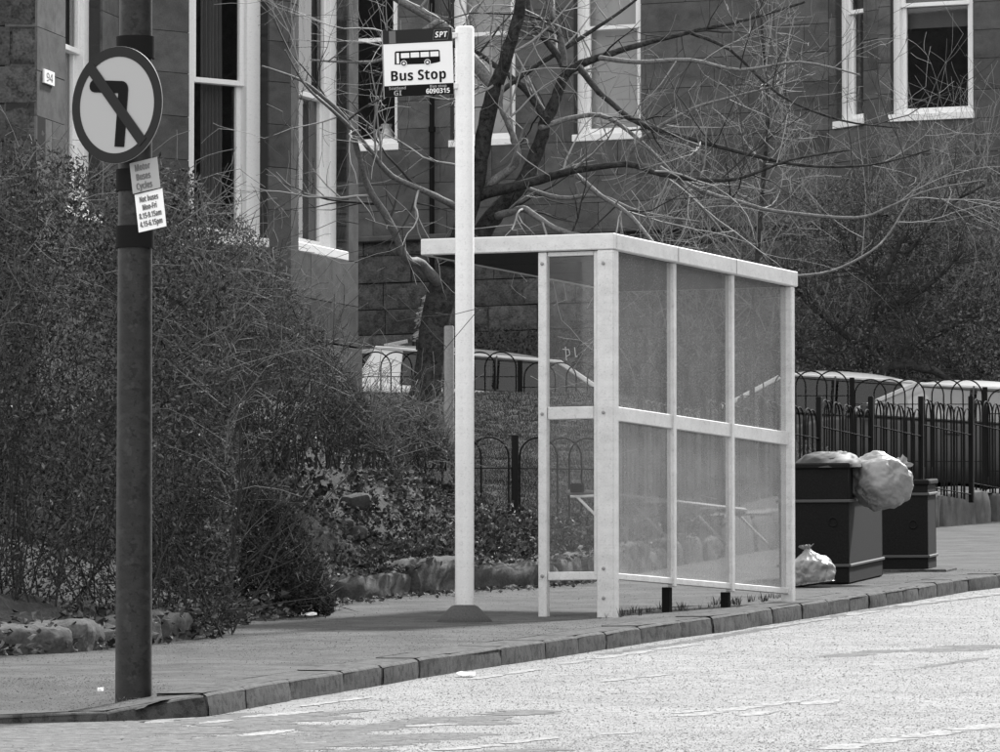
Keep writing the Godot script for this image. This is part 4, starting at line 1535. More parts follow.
# ------------------------------------------------------------------ bus shelter
func make_shelter() -> void:
	var an = deg_to_rad(21.9)
	var u = Vector3(sin(an), 0, -cos(an))
	var v = Vector3(-cos(an), 0, -sin(an))
	var Bs = Basis(u, Vector3.UP, u.cross(Vector3.UP))
	var o = P(609.5, 618, 43.0)
	var L = 3.22
	var t = thing("bus_shelter", "pale grey framed bus shelter with dirty clear panels and a flat roof", "bus shelter", o)
	var q = func(a: float, b: float, h: float) -> Vector3: return u * a + v * b + Vector3.UP * h
	var box = func(called: String, a0: float, a1: float, b0: float, b1: float, h0: float, h1: float, m: Material, bev: float) -> MeshInstance3D:
		var mb = MB.new()
		# local z of the basis runs along u x up, the road side
		mb.box(q.call((a0 + a1) * 0.5, (b0 + b1) * 0.5, (h0 + h1) * 0.5), Vector3(a1 - a0, h1 - h0, b1 - b0), Bs, bev)
		return part(t, called, mb, m)
	var pp: Material = M.pale_paint
	var H0 = 2.245
	var H1 = 2.345
	# roof: four fascia boards mitred at the corners, a dark sheet between
	var W = 1.225
	for e in [[-0.05, -0.05, -0.05, W], [L + 0.04, -0.05, L + 0.04, W]]:
		box.call("fascia", e[0], e[0] + 0.05, -0.05, W, H0, H1, pp, 0.006)
	box.call("fascia", 0.003, L + 0.037, -0.053, -0.003, H0 - 0.002, H1 - 0.002, pp, 0.006)
	box.call("fascia", 0.003, L + 0.037, W - 0.052, W - 0.002, H0 - 0.002, H1 - 0.002, pp, 0.006)
	box.call("roof_panel", 0.004, L + 0.036, 0.0, W - 0.056, H1 - 0.05, H1 - 0.022, M.roof_sheet, 0.004)
	for k in 4:
		box.call("ceiling_panel", 0.008 + k * (L + 0.025) / 4.0, (k + 1) * (L + 0.025) / 4.0, 0.002, W - 0.058, H0 - 0.003, H0 + 0.012, M.roof_sheet, 0.002)
	# posts
	box.call("corner_post", -0.047, 0.045, -0.047, 0.066, -0.2, H0 - 0.002, pp, 0.008)
	box.call("corner_post", L - 0.03, L + 0.035, -0.047, 0.03, -0.1, H0 - 0.004, pp, 0.006)
	box.call("end_stile", -0.02, 0.025, 0.070, 0.094, 0.26, H0 - 0.004, pp, 0.004)
	box.call("end_post", -0.028, 0.028, 0.400, 0.456, -0.25, H0 - 0.004, pp, 0.005)
	# end frame
	box.call("mid_rail", -0.018, 0.018, 0.097, 0.397, 1.215, 1.292, pp, 0.004)
	box.call("bottom_rail", -0.018, 0.018, 0.069, 0.397, 0.232, 0.284, pp, 0.004)
	box.call("top_rail", -0.016, 0.016, 0.097, 0.397, H0 - 0.03, H0 - 0.004, pp, 0.003)
	# road side: three bays
	var edges = [0.047, 1.07, 2.13, L - 0.032]
	for k in 2:
		var a: float = edges[k + 1]
		box.call("mullion", a - 0.024, a + 0.024, -0.030, 0.018, 0.22, H0 - 0.004, pp, 0.004)
		box.call("leg", a - 0.035, a + 0.02, 0.0, 0.05, -0.2, 0.218, M.sign_black, 0.003)
	for k in 3:
		var a0: float = edges[k] + (0.0 if k == 0 else 0.026)
		var a1: float = edges[k + 1] - (0.0 if k == 2 else 0.026)
		box.call("mid_rail", a0 + 0.002, a1 - 0.002, -0.024, 0.014, 1.205, 1.292, pp, 0.004)
		box.call("bottom_rail", a0 + 0.002, a1 - 0.002, -0.022, 0.014, 0.236, 0.276, pp, 0.004)
		for h in [[0.28, 1.202], [1.296, H0 - 0.006]]:
			pane(t, [q.call(a0, -0.006, h[0]), q.call(a1, -0.006, h[0]), q.call(a1, -0.006, h[1]), q.call(a0, -0.006, h[1])], -v, k if h[0] > 1.0 else k + 10)
	for h in [[0.288, 1.212], [1.296, H0 - 0.034]]:
		pane(t, [q.call(0.0, 0.397, h[0]), q.call(0.0, 0.097, h[0]), q.call(0.0, 0.097, h[1]), q.call(0.0, 0.397, h[1])], -u, 3)
	# scratched letters on the upper end panel
	var sc = MB.new()
	for s in [[0.285, 1.66, 0.278, 1.575], [0.305, 1.645, 0.262, 1.642], [0.262, 1.642, 0.256, 1.612], [0.256, 1.612, 0.278, 1.60], [0.225, 1.655, 0.218, 1.595], [0.218, 1.595, 0.205, 1.60]]:
		sc.beam(q.call(-0.0045, s[0], s[1]), q.call(-0.0045, s[2], s[3]), 0.006, 0.0012, u, 0.0)
	part(t, "scratched_lettering", sc, M.plate_grey)
	# fixing bolts and the seams of the roof boards
	for e in [[-0.049, 0.02, 0.12], [-0.049, 0.02, 0.30], [-0.049, 0.02, 1.25], [-0.049, 0.02, 2.16], [-0.03, 0.428, 0.26], [-0.03, 0.428, 1.25], [-0.03, 0.428, 2.17]]:
		var bm = MB.new()
		bm.lathe([Vector2(0.011, 0.0), Vector2(0.011, 0.004), Vector2(0.007, 0.007), Vector2(0.0, 0.007)], 10, q.call(e[0], e[1], e[2]), Basis(v, -u, Vector3.UP))
		part(t, "bolt", bm, M.galvanised)
	for a in [1.07, 2.13]:
		var sm = MB.new()
		sm.box(q.call(a, -0.0535, 2.294), Vector3(0.004, 0.094, 0.002), Bs, 0.0)
		part(t, "seam", sm, M.post_grey)
	# perch rail inside, on brackets from the road-side frame
	var mb = MB.new()
	mb.box(q.call(1.56, 0.26, 0.775), Vector3(2.9, 0.035, 0.13), Bs, 0.012)
	part(t, "perch_seat", mb, M.post_grey)
	for a in [0.12, 1.07, 2.13, 3.0]:
		mb = MB.new()
		mb.tube([q.call(a, 0.26, 0.75), q.call(a, 0.02, 0.52)], [0.009, 0.009], 8)
		mb.tube([q.call(a, 0.30, 0.75), q.call(a, 0.02, 0.75)], [0.009, 0.009], 8)
		part(t, "bracket", mb, M.galvanised if a > 0.5 else M.pole_enamel)
	mb = MB.new()
	mb.box(q.call(0.09, 0.245, 0.80), Vector3(0.03, 0.055, 0.085), Bs, 0.006)
	part(t, "end_cap", mb, M.sign_black)

func pane(t: Node3D, c: Array, nr: Vector3, k: int) -> void:
	var mb = MB.new()
	mb.poly(c, (c[0] + c[2]) * 0.5 - nr)
	var p = part(t, "pane", mb, M.shelter_glass)
	# road dirt dried on the outside: its alpha is a computed pattern of specks and runs
	var d = MB.new()
	var n = 1
	d.grid(1, 1, func(i, j):
		var a: Vector3 = c[0].lerp(c[1], float(i))
		var b: Vector3 = c[3].lerp(c[2], float(i))
		return a.lerp(b, float(j)) + nr * 0.0018, false, (c[0] + c[2]) * 0.5 - nr)
	part(p, "dried_dirt", d, dirt(k))

var dirts = {}
func dirt(k: int) -> StandardMaterial3D:
	if not dirts.has(k):
		var S = 512
		var a = noise_bytes(S, 60.0, 301 + k, 0)
		var b = noise_bytes(S, 5.0, 311 + k, 0)
		var f = noise_bytes(S, 150.0, 321 + k, 0)
		var r2 = RandomNumberGenerator.new()
		r2.seed = 400 + k
		var runs = PackedFloat32Array()
		var x = 0.0
		for i in S:
			x = x * 0.8 + r2.randf_range(-0.3, 0.3)
			runs.append(x)
		var px = PackedByteArray()
		px.resize(S * S * 4)
		for y in S:
			for i in S:
				var o = y * S + i
				var g: float = (0.29 if k < 9 else 0.45) + 0.05 * (b[o] / 127.5 - 1.0) + 0.13 * (f[o] / 127.5 - 1.0) + 0.05 * runs[i]
				if a[o] > 178:
					g += 0.16
				g += 0.07 * (r2.randf() - 0.5)
				var q = o * 4
				px[q] = 178
				px[q + 1] = 178
				px[q + 2] = 178
				px[q + 3] = int(clampf(g * (0.3 if k == 3 else 1.0), 0.0, 0.7) * 255.0)
		# a few long scratches
		for s in 7:
			var sx = r2.randf_range(0, S)
			var sy = r2.randf_range(0, S)
			var an = r2.randf_range(-0.9, 0.9)
			for i in 160:
				an += r2.randf_range(-0.03, 0.03)
				sx += cos(an)
				sy += sin(an)
				var q = (posmod(int(sy), S) * S + posmod(int(sx), S)) * 4
				px[q + 3] = mini(255, px[q + 3] + 60)
		var m = mat("dried_dirt_%d" % k, 1.0, 0.9, 0.2)
		m.albedo_color = Color.WHITE
		m.albedo_texture = ImageTexture.create_from_image(Image.create_from_data(S, S, false, Image.FORMAT_RGBA8, px))
		m.transparency = BaseMaterial3D.TRANSPARENCY_ALPHA
		dirts[k] = m
	return dirts[k]

# ------------------------------------------------------------------ bins and bags
func make_bins() -> void:
	# long dark bin whose end faces down the street
	var g = G(849, 584)
	var far = G(883, 576)
	var u = Vector3(far.x - g.x, far.y - g.y, far.z - g.z)
	var L = u.length()
	u /= L
	var v = Vector3.UP.cross(u).normalized()
	var up = v.cross(u).normalized()
	if up.y < 0:
		up = -up
	bin_box("large black plastic bin heaped with rubbish beside the shelter", g, u, v, up, L, 0.50, 0.85, [0.12, 0.58])
	var g2 = G(928, 571)
	var u2 = Vector3(0.17, 0.06, -0.98).normalized()
	var v2 = Vector3.UP.cross(u2).normalized()
	var up2 = v2.cross(u2).normalized()
	if up2.y < 0:
		up2 = -up2
	bin_box("smaller black plastic bin behind the rubbish-heaped one", g2, u2, v2, up2, 0.6, 0.6, 0.685, [0.1, 0.575])
	var pd = thing("paving_slab", "pale concrete slab under the smaller bin", "slab", g2)
	var mb = MB.new()
	mb.box(g2 + v2 * 0.22 + u2 * 0.25 + up2 * -0.01 - g2, Vector3(0.75, 0.05, 0.75), Basis(-v2, up2, (-v2).cross(up2)), 0.008)
	part(pd, "slab", mb, M.kerb_granite)
	# heap of crumpled sheet in the open top
	var top = g + up * 0.85 - v * -0.0
	mb = MB.new()
	var hn = FastNoiseLite.new()
	hn.seed = 9
	hn.frequency = 1.0
	var hc = top + v * 0.17 + u * 0.36
	mb.grid(26, 18, func(i, j):
		var a = TAU * i / 26.0
		var r = j / 18.0
		var w = (u * sin(a) * 0.38 + v * cos(a) * 0.26) * (1.0 - r * 0.98)
		var h = 0.10 * (1.0 - pow(1.0 - r, 4.5))
		var nz = hn.get_noise_3d(w.x * 9.0, h * 6.0, w.z * 9.0) + 0.6 * absf(hn.get_noise_3d(w.x * 20.0, 3.0, w.z * 20.0))
		return hc + w * (1.0 + 0.08 * nz) + up * (h + 0.022 * nz * minf(1.0, 3.0 * r) - 0.02), true, hc - up * 0.2)
	var sh = part(self, "plastic_sheet", mb, M.sheet_plastic)
	tag(sh, "crumpled grey plastic sheet bulging out of the larger bin", "plastic sheet")
	# bag hanging over the corner of the bin
	var c1 = P(881, 480, 50.6)
	bag("tied white refuse bag slung over the corner of the larger bin", c1, Vector3(0.225, 0.215, 0.20), 21, Basis(Vector3.RIGHT, deg_to_rad(-50.0)) * Basis(Vector3.BACK, deg_to_rad(-40.0)), -0.25)
	var c2 = P(810, 574, 49.6)
	bag("white refuse bag slumped on the pavement between bin and shelter", Vector3(c2.x, gy(49.6) + 0.10, c2.z), Vector3(0.165, 0.15, 0.16), 33, Basis(Vector3.BACK, deg_to_rad(8.0)), 1.0)

func bin_box(label: String, g: Vector3, u: Vector3, v: Vector3, up: Vector3, L: float, W: float, H: float, ribs: Array) -> void:
	# g: road-side near foot; u away, v to the left
	var t = thing("refuse_bin", label, "bin", g, "black bins on the pavement")
	var B = Basis(-v, up, (-v).cross(up)).orthonormalized()
	var q = func(a: float, b: float, h: float) -> Vector3: return u * a + v * b + up * h
	var wall = func(called: String, a0: float, a1: float, b0: float, b1: float, h0: float, h1: float, m: Material, bev: float) -> void:
		var mb = MB.new()
		mb.box(q.call((a0 + a1) * 0.5, (b0 + b1) * 0.5, (h0 + h1) * 0.5), Vector3(b1 - b0, h1 - h0, a1 - a0), B, bev)
		part(t, called, mb, m)
	wall.call("side_panel", 0.0, 0.03, 0.0, W, 0.0, H, M.bin_plastic, 0.012)
	wall.call("side_panel", L - 0.03, L, 0.0, W, 0.0, H, M.bin_plastic, 0.012)
	wall.call("side_panel", 0.031, L - 0.031, 0.0, 0.03, 0.0, H - 0.004, M.bin_plastic, 0.01)
	wall.call("side_panel", 0.031, L - 0.031, W - 0.03, W, 0.0, H - 0.004, M.bin_plastic, 0.01)
	wall.call("floor", 0.031, L - 0.031, 0.031, W - 0.031, 0.03, H - 0.12, M.bin_plastic, 0.01)
	for h in ribs:
		wall.call("rib", -0.014, -0.001, -0.016, W + 0.016, h, h + 0.022, M.bin_edge, 0.005)
		wall.call("rib", 0.0, L, -0.016, -0.001, h, h + 0.022, M.bin_edge, 0.005)
	wall.call("rim", -0.018, 0.045, -0.018, W + 0.018, H - 0.03, H + 0.012, M.bin_plastic, 0.01)
	wall.call("rim", 0.047, L + 0.018, -0.018, 0.045, H - 0.03, H + 0.011, M.bin_plastic, 0.01)
	var mb = MB.new()
	mb.lathe([Vector2(0.022, -0.004), Vector2(0.03, 0.004), Vector2(0.036, 0.0), Vector2(0.03, -0.004)], 18, q.call(-0.004, 0.11, H * 0.52), Basis(v, -u, up))
	part(t, "embossed_ring", mb, M.bin_plastic)

func bag(label: String, c: Vector3, r: Vector3, sd: int, B: Basis, slump: float) -> void:
	var t = thing("refuse_bag", label, "bag", c, "tied refuse bags")
	var f = FastNoiseLite.new()
	f.seed = sd
	f.frequency = 1.0
	var mb = MB.new()
	mb.grid(110, 60, func(i, j):
		var a = TAU * i / 110.0
		var p = PI * (j / 60.0)
		var d = Vector3(sin(p) * cos(a), -cos(p), sin(p) * sin(a))
		var k = 1.0
		# gathered folds running up to the tie
		var up = clampf((d.y + 0.1) / 1.0, 0.0, 1.0)
		var ring = Vector2(cos(a), sin(a))
		var fold = 1.0 - absf(f.get_noise_3d(ring.x * 2.6, d.y * 0.7, ring.y * 2.6)) * 2.2
		var fine = 1.0 - absf(f.get_noise_3d(ring.x * 6.0 + 9.0, d.y * 1.6, ring.y * 6.0)) * 2.2
		var kink = 1.0 - absf(f.get_noise_3dv(d * 2.3 + Vector3.ONE * 4.0)) * 2.0
		k += 0.26 * f.get_noise_3dv(d * 0.9 + Vector3.ONE * 2.0) + 0.018 * pow(maxf(fold, 0.0), 3.0) * (0.25 + up) + 0.006 * pow(maxf(fine, 0.0), 4.0) * (0.2 + up) + 0.006 * pow(maxf(kink, 0.0), 4.0) - 0.05 + 0.12 * maxf(0.0, -d.y)
		var w = d * k
		if d.y > 0.55:
			var s = (d.y - 0.55) / 0.45
			w.x *= 1.0 - 0.72 * s * s
			w.z *= 1.0 - 0.72 * s * s
			w.y += 0.28 * s * s
		if slump > 0.5 and w.y < -0.55:
			w.y = -0.55 - (w.y + 0.55) * -0.12
			w.x *= 1.08
			w.z *= 1.08
		return B * (w * r), true, Vector3.ZERO)
	part(t, "sack", mb, M.bag_plastic)
	# knotted neck: a ruff of film
	mb = MB.new()
	mb.grid(30, 5, func(i, j):
		var a = TAU * i / 30.0
		var h = j / 5.0
		var q = 0.12 + 0.25 * h + 0.12 * h * sin(a * 4.0 + 1.0)
		return B * (Vector3(cos(a) * q * 0.7, 1.10 + 0.18 * h + 0.05 * sin(a * 7.0), sin(a) * q * 0.7) * r), true, B * Vector3(0, r.y, 0))
	part(t, "knot", mb, M.bag_plastic)

func make_small_things() -> void:
	# plain post in the garden behind the bus stop
	var b = P(449, 500, 56.5)
	var foot = Vector3(b.x, gy(56.5) + garden_height(b.x, 56.5) - 0.1, b.z)
	var t = thing("garden_post", "plain pale grey post standing in the garden beside the tree trunk", "post", foot)
	var mb = MB.new()
	var hh = P(449, 326, 56.5).y - foot.y
	mb.lathe([Vector2(0.0, 0.0), Vector2(0.040, 0.0), Vector2(0.040, hh - 0.01), Vector2(0.034, hh), Vector2(0.0, hh)], 20, Vector3.ZERO)
	part(t, "shaft", mb, M.post_grey)
	mb = MB.new()
	mb.lathe([Vector2(0.052, -0.1), Vector2(0.052, 0.28), Vector2(0.041, 0.30)], 20, Vector3.ZERO)
	part(t, "collar", mb, M.sign_black)
	# jug on the sill of the terrace window
	var O = plan(-1.591, 90.0)
	var al = Vector3(0.899, 0, 0.438).normalized()
	var nr = al.cross(Vector3.UP)
	var j = O + al * -0.01 - nr * 0.34 + Vector3.UP * 9.86
	var jug = thing("jug", "white china jug standing inside the terrace window", "jug", j)
	mb = MB.new()
	mb.lathe([Vector2(0.0, 0.0), Vector2(0.07, 0.0), Vector2(0.10, 0.05), Vector2(0.105, 0.12), Vector2(0.08, 0.20), Vector2(0.055, 0.25), Vector2(0.075, 0.31), Vector2(0.066, 0.31), Vector2(0.045, 0.25), Vector2(0.0, 0.24)], 24, Vector3.ZERO)
	part(jug, "body", mb, M.china)
	mb = MB.new()
	var pts = []
	var rr = []
	for k in 9:
		var a = PI * (0.5 + k / 8.0)
		pts.append(al * (-0.06 + cos(a) * 0.09) + Vector3.UP * (0.19 + sin(a) * 0.085))
		rr.append(0.012)
	mb.tube(pts, rr, 8)
	part(jug, "handle", mb, M.china)
	# shelf for the jug: the inner window board
	var wb = MB.new()
	wb.beam(O + al * -0.6 - nr * 0.36 + Vector3.UP * 9.84, O + al * 0.3 - nr * 0.36 + Vector3.UP * 9.84, 0.24, 0.03, Vector3.UP, 0.004)
	var terrace = get_node("stone_terrace")
	part(terrace, "window_board", wb, M.window_paint, terrace.position)
	# pale planks lying behind the white car
	for k in 4:
		var p = P([372, 385, 402, 396][k], [351, 354, 348, 344][k], 86.5 + 0.25 * k)
		var l: float = [0.35, 0.5, 0.42, 0.3][k]
		var pl = thing("timber_plank", ["short splintered pale plank lowest beside the bay corner", "long pale plank lying flat behind the white hatchback", "pale plank propped at a slant against the terrace foot", "short pale offcut on top of the other planks"][k], "plank", p, "pale planks at the foot of the terrace")
		mb = MB.new()
		mb.box(Vector3.ZERO, Vector3(l, 0.05, 0.12), Basis(Vector3.BACK, [0.1, -0.08, -0.12, 0.2][k]), 0.005)
		part(pl, "board", mb, M.timber)
	# low wall of rubble the planks lie on
	var w = thing("rubble_pile", "heap of dark rubble under pale planks by the terrace", "rubble", P(390, 375, 86.8))
	for k in 9:
		mb = MB.new()
		rock(mb, P(352 + k * 9, 368 + 3 * (k % 3), 86.8 + 0.3 * (k % 2)), Vector3(0.32, 0.34, 0.5), Basis(Vector3.UP, k * 1.3), 60 + k, 0.05, 3.0, 5)
		part(w, "stone", mb, M.rough_stone_1, w.position)

# ------------------------------------------------------------------ plants
func leaf_mesh(l: float, w: float) -> ArrayMesh:
	var mb = MB.new()
	var tip = Vector3(0, l, 0.02 * l)
	var a = Vector3(-w * 0.5, l * 0.45, -0.14 * w)
	var b = Vector3(w * 0.5, l * 0.45, -0.14 * w)
	var m = Vector3(0, l * 0.45, 0.10 * w)
	for t in [[Vector3.ZERO, a, m], [a, tip, m], [Vector3.ZERO, m, b], [m, tip, b]]:
		mb.poly(t, Vector3(0, l * 0.5, -1))
	return mb.mesh()

func twig(mb: MB, p: Vector3, dir: Vector3, l: float, r: float, depth: int, lift: float, wild := 0.5, sides := 4, child := 0.45) -> void:
	var n = clampi(int(l / 0.14), 3, 9)
	var pts = [p]
	var rr = [r]
	var d = dir.normalized()
	for i in n:
		d = (d + any_dir() * wild * 0.5 + Vector3.UP * lift * 0.14).normalized()
		p += d * (l / n)
		pts.append(p)
		rr.append(maxf(r * (1.0 - 0.8 * (i + 1.0) / n), 0.0018))
		if depth > 0 and rng.randf() < 0.62:
			var sd = (d * 0.7 + any_dir() * 0.9).normalized()
			twig(mb, p, sd, l * rf(0.65, 1.35) * child, maxf(rr[-1] * 0.7, 0.002), depth - 1, lift, wild, sides, child)
	mb.tube(pts, rr, sides, false)

func limb_path(px: Array, D: float, drift: float) -> Array:
	# a smooth path through pixels of the photograph at a depth that drifts along its length
	var pts = []
	var q = []
	for k in px.size():
		q.append(Vector3(px[k][0], px[k][1], px[k][2]))
	var out = []
	for i in q.size() - 1:
		var p0: Vector3 = q[maxi(i - 1, 0)]
		var p1: Vector3 = q[i]
		var p2: Vector3 = q[i + 1]
		var p3: Vector3 = q[mini(i + 2, q.size() - 1)]
		for j in 4:
			var t = j / 4.0
			out.append(0.5 * (2.0 * p1 + (p2 - p0) * t + (2.0 * p0 - 5.0 * p1 + 4.0 * p2 - p3) * t * t + (3.0 * p1 - p0 - 3.0 * p2 + p3) * t * t * t))
	out.append(q[-1])
	for k in out.size():
		var f = float(k) / (out.size() - 1)
		var dd = D + drift * f + 0.02 * sin(k * 1.9 + px[0][0])
		var w = P(out[k].x, out[k].y, dd)
		pts.append([w, maxf(out[k].z, 0.5) * dd / F])
	return pts

func make_tree() -> void:
	var D0 = 66.0
	var foot = P(424, 412, D0)
	var t = thing("bare_tree", "gnarled leafless tree with a dark leaning trunk and wide bare branches", "tree", foot)
	# trunk: [px, py, radius in px]
	var trunk = limb_path([[420, 440, 22], [423, 408, 17], [430, 365, 15], [437, 315, 15.5], [446, 278, 15.5], [455, 256, 12]], D0, 0.3)
	var put_limb = func(called: String, path: Array, m: Material, sides: int) -> void:
		var p = []
		var r = []
		for q in path:
			p.append(q[0] + any_dir() * q[1] * 0.10)
			r.append(q[1] * rf(0.93, 1.08))
		var mb = MB.new()
		mb.tube(p, r, sides)
		part(t, called, mb, m, foot)
	# furrowed bark: ridges run up the stem and wander
	var tm = MB.new()
	var tn = FastNoiseLite.new()
	tn.seed = 8
	tn.frequency = 1.0
	var rows_t = (trunk.size() - 1) * 6
	tm.grid(48, rows_t, func(i, j):
		var q = float(j) / rows_t * (trunk.size() - 1)
		var k = mini(int(q), trunk.size() - 2)
		var c: Vector3 = trunk[k][0].lerp(trunk[k + 1][0], q - k)
		var r = lerpf(trunk[k][1], trunk[k + 1][1], q - k)
		var a = TAU * (i % 48) / 48.0
		var y = q * 0.12
		var d = 0.10 * tn.get_noise_3d(cos(a) * 1.2, y * 1.5, sin(a) * 1.2) - 0.10 * absf(tn.get_noise_3d(cos(a) * 5.0, y * 2.2, sin(a) * 5.0))
		return c + Vector3(cos(a), 0.0, sin(a)) * r * (1.0 + d), true, foot + Vector3(0.06, 0.8, 0))
	part(t, "trunk", tm, M.bark_dark, foot)
	# [drift, pale, twigs, points...]
	var limbs = [
		[0.8, 0, 6, [[450, 268, 13], [466, 252, 12], [480, 235, 10], [498, 210, 9], [524, 182, 8], [540, 143, 7], [546, 121, 6.5], [556, 99, 6], [565, 75, 5.5], [581, 64, 4.5], [603, 56, 3.8], [639, 45, 3], [690, 32, 2.4], [745, 20, 1.8], [805, 2, 1.2]]],
		[-0.8, 0, 5, [[452, 262, 11], [464, 225, 10], [477, 180, 8.5], [484, 137, 8.5], [492, 96, 8], [501, 73, 7], [509, 48, 6.5], [519, 13, 6], [524, -20, 5], [532, -70, 4]]],
		[0.6, 1, 6, [[494, 86, 7], [474, 62, 7], [452, 34, 5.5], [434, 20, 5], [400, 0, 4], [360, -25, 3]]],
		[-1.6, 0, 9, [[470, 200, 7], [490, 192, 6], [521, 185, 5], [556, 175, 4.2], [572, 171, 3.8], [626, 164, 3.2], [660, 174, 2.6], [700, 180, 2.2], [740, 178, 1.8], [790, 160, 1.3], [850, 150, 0.9]]],
		[-0.6, 1, 4, [[470, 197, 5], [484, 188, 5], [501, 176, 4.8], [517, 161, 4.2], [514, 140, 3.4], [508, 124, 2.8], [501, 108, 2.2], [503, 85, 1.6]]],
		[-0.9, 1, 4, [[498, 216, 4.5], [510, 212, 4], [524, 209, 3.6], [537, 217, 3.2], [562, 231, 2.6], [600, 238, 1.6]]],
		[0.5, 0, 4, [[546, 121, 5], [537, 105, 4.2], [525, 89, 3.8], [508, 75, 3.4], [490, 62, 2.8], [474, 51, 2.2], [440, 45, 1.5], [395, 50, 1]]],
		[0.7, 0, 4, [[563, 66, 4], [556, 53, 3.8], [535, 25, 3.4], [529, 6, 3], [520, -30, 2.4]]],
		[-0.5, 1, 4, [[565, 66, 3.2], [560, 35, 2.8], [549, 6, 2.4], [540, -30, 1.8]]],
		[-3.2, 1, 6, [[441, 286, 6], [421, 264, 5], [406, 258, 4.2], [389, 221, 3.8], [368, 187, 3.4], [358, 152, 3], [347, 121, 2.5], [323, 97, 2], [300, 80, 1.5], [262, 66, 0.9]]],
		[-3.4, 1, 6, [[462, 214, 4.2], [454, 206, 3.8], [427, 192, 3.3], [392, 176, 2.9], [371, 152, 2.5], [354, 131, 2.1], [333, 111, 1.7], [305, 85, 1.2], [285, 50, 0.9]]],
		[-1.4, 0, 7, [[580, 68, 3.5], [592, 84, 3.2], [608, 100, 3], [639, 123, 2.6], [688, 138, 2.3], [740, 152, 2], [800, 165, 1.6], [870, 165, 1.1], [930, 150, 0.8]]],
		[-1.0, 1, 6, [[600, 58, 2.6], [640, 62, 2.3], [690, 60, 2], [740, 70, 1.6], [800, 62, 1.2], [860, 75, 0.8]]],
		[0.6, 1, 4, [[540, 128, 3], [575, 117, 2.6], [608, 118, 2.2], [650, 150, 1.9], [700, 205, 1.5], [740, 255, 1]]],
		[-1.8, 1, 5, [[572, 171, 2.6], [600, 195, 2.4], [630, 215, 2.1], [655, 245, 1.8], [675, 262, 1.2]]],
		[-1.2, 1, 6, [[660, 168, 2.4], [700, 190, 2.2], [740, 202, 2], [775, 211, 1.9], [854, 218, 1.6], [889, 207, 1.3], [930, 190, 0.9], [985, 180, 0.7]]],
		[1.2, 1, 4, [[740, 282, 1.2], [788, 277, 1.4], [831, 271, 1.4], [870, 252, 1.2], [890, 232, 1.0], [915, 190, 0.9]]],
		[-0.4, 1, 5, [[436, 22, 3], [410, 40, 2.4], [380, 60, 1.9], [350, 62, 1.4], [310, 60, 1]]],
		[0.8, 0, 5, [[500, 92, 3], [530, 70, 2.6], [570, 45, 2.2], [620, 12, 1.6], [660, -20, 1]]],
		[-0.8, 1, 5, [[520, 186, 2.6], [560, 198, 2.2], [600, 196, 2], [640, 212, 1.6], [700, 222, 1.1]]],
		[0.3, 0, 4, [[690, 33, 2], [730, 50, 1.7], [780, 95, 1.4], [840, 120, 1.1], [900, 128, 0.8]]],
		[-0.5, 1, 5, [[626, 164, 2.2], [640, 140, 1.9], [690, 110, 1.6], [740, 95, 1.2], [800, 80, 0.8]]]]
	var crown = MB.new()
	var dark = MB.new()
	for l in limbs:
		var path = limb_path(l[3], D0 + 0.2, l[0])
		put_limb.call("branch", path, M.bark_pale if l[1] == 1 else M.bark_dark, 8)
		for k in int(l[2] * 1.25):
			var i = int(rf(0.2, 1.0) * (path.size() - 2))
			var a: Vector3 = path[i][0]
			var d: Vector3 = (path[i + 1][0] - a).normalized()
			var side = any_dir()
			twig(crown if rng.randf() < 0.6 else dark, a, d * 0.6 + side * 0.8 + Vector3.UP * 0.15, rf(0.6, 1.7), clampf(path[i][1] * 0.5, 0.006, 0.015), 2, rf(-0.4, 0.7), 0.42)  # pale against dark twigs: highlight contrast put into their colour
	var o = part(t, "twigs", crown, M.twig, foot)
	o.set_meta("kind", "stuff")
	o = part(t, "dark_twigs", dark, M.twig_dark, foot)
	o.set_meta("kind", "stuff")
	# straight thin saplings in front of the terrace
	for s in [[[[752, 330, 3], [760, 220, 2.6], [768, 115, 2.2], [764, 60, 1.8], [760, -10, 1.4]], "slender dark sapling rising past the shelter roof in front of the terrace"]]:
		var path = limb_path(s[0], 78.5, 0.5)
		var f: Vector3 = path[0][0]
		var sp = thing("sapling", s[1], "tree", f, "bare saplings")
		var p = []
		var r = []
		for q in path:
			p.append(q[0])
			r.append(q[1])
		var b = Vector3(f.x, 5.0, f.z)
		p.push_front(b)
		r.push_front(r[0] * 1.1)
		var mb = MB.new()
		mb.tube(p, r, 6)
		part(sp, "stem", mb, M.bark_dark, f)
		mb = MB.new()
		for k in 26:
			var i = int(rf(0.15, 0.95) * (p.size() - 2))
			twig(mb, p[i], any_dir() + Vector3.UP * 0.6, rf(0.4, 1.1), 0.008, 2, 0.6, 0.4)
		o = part(sp, "twigs", mb, M.twig, f)
		o.set_meta("kind", "stuff")

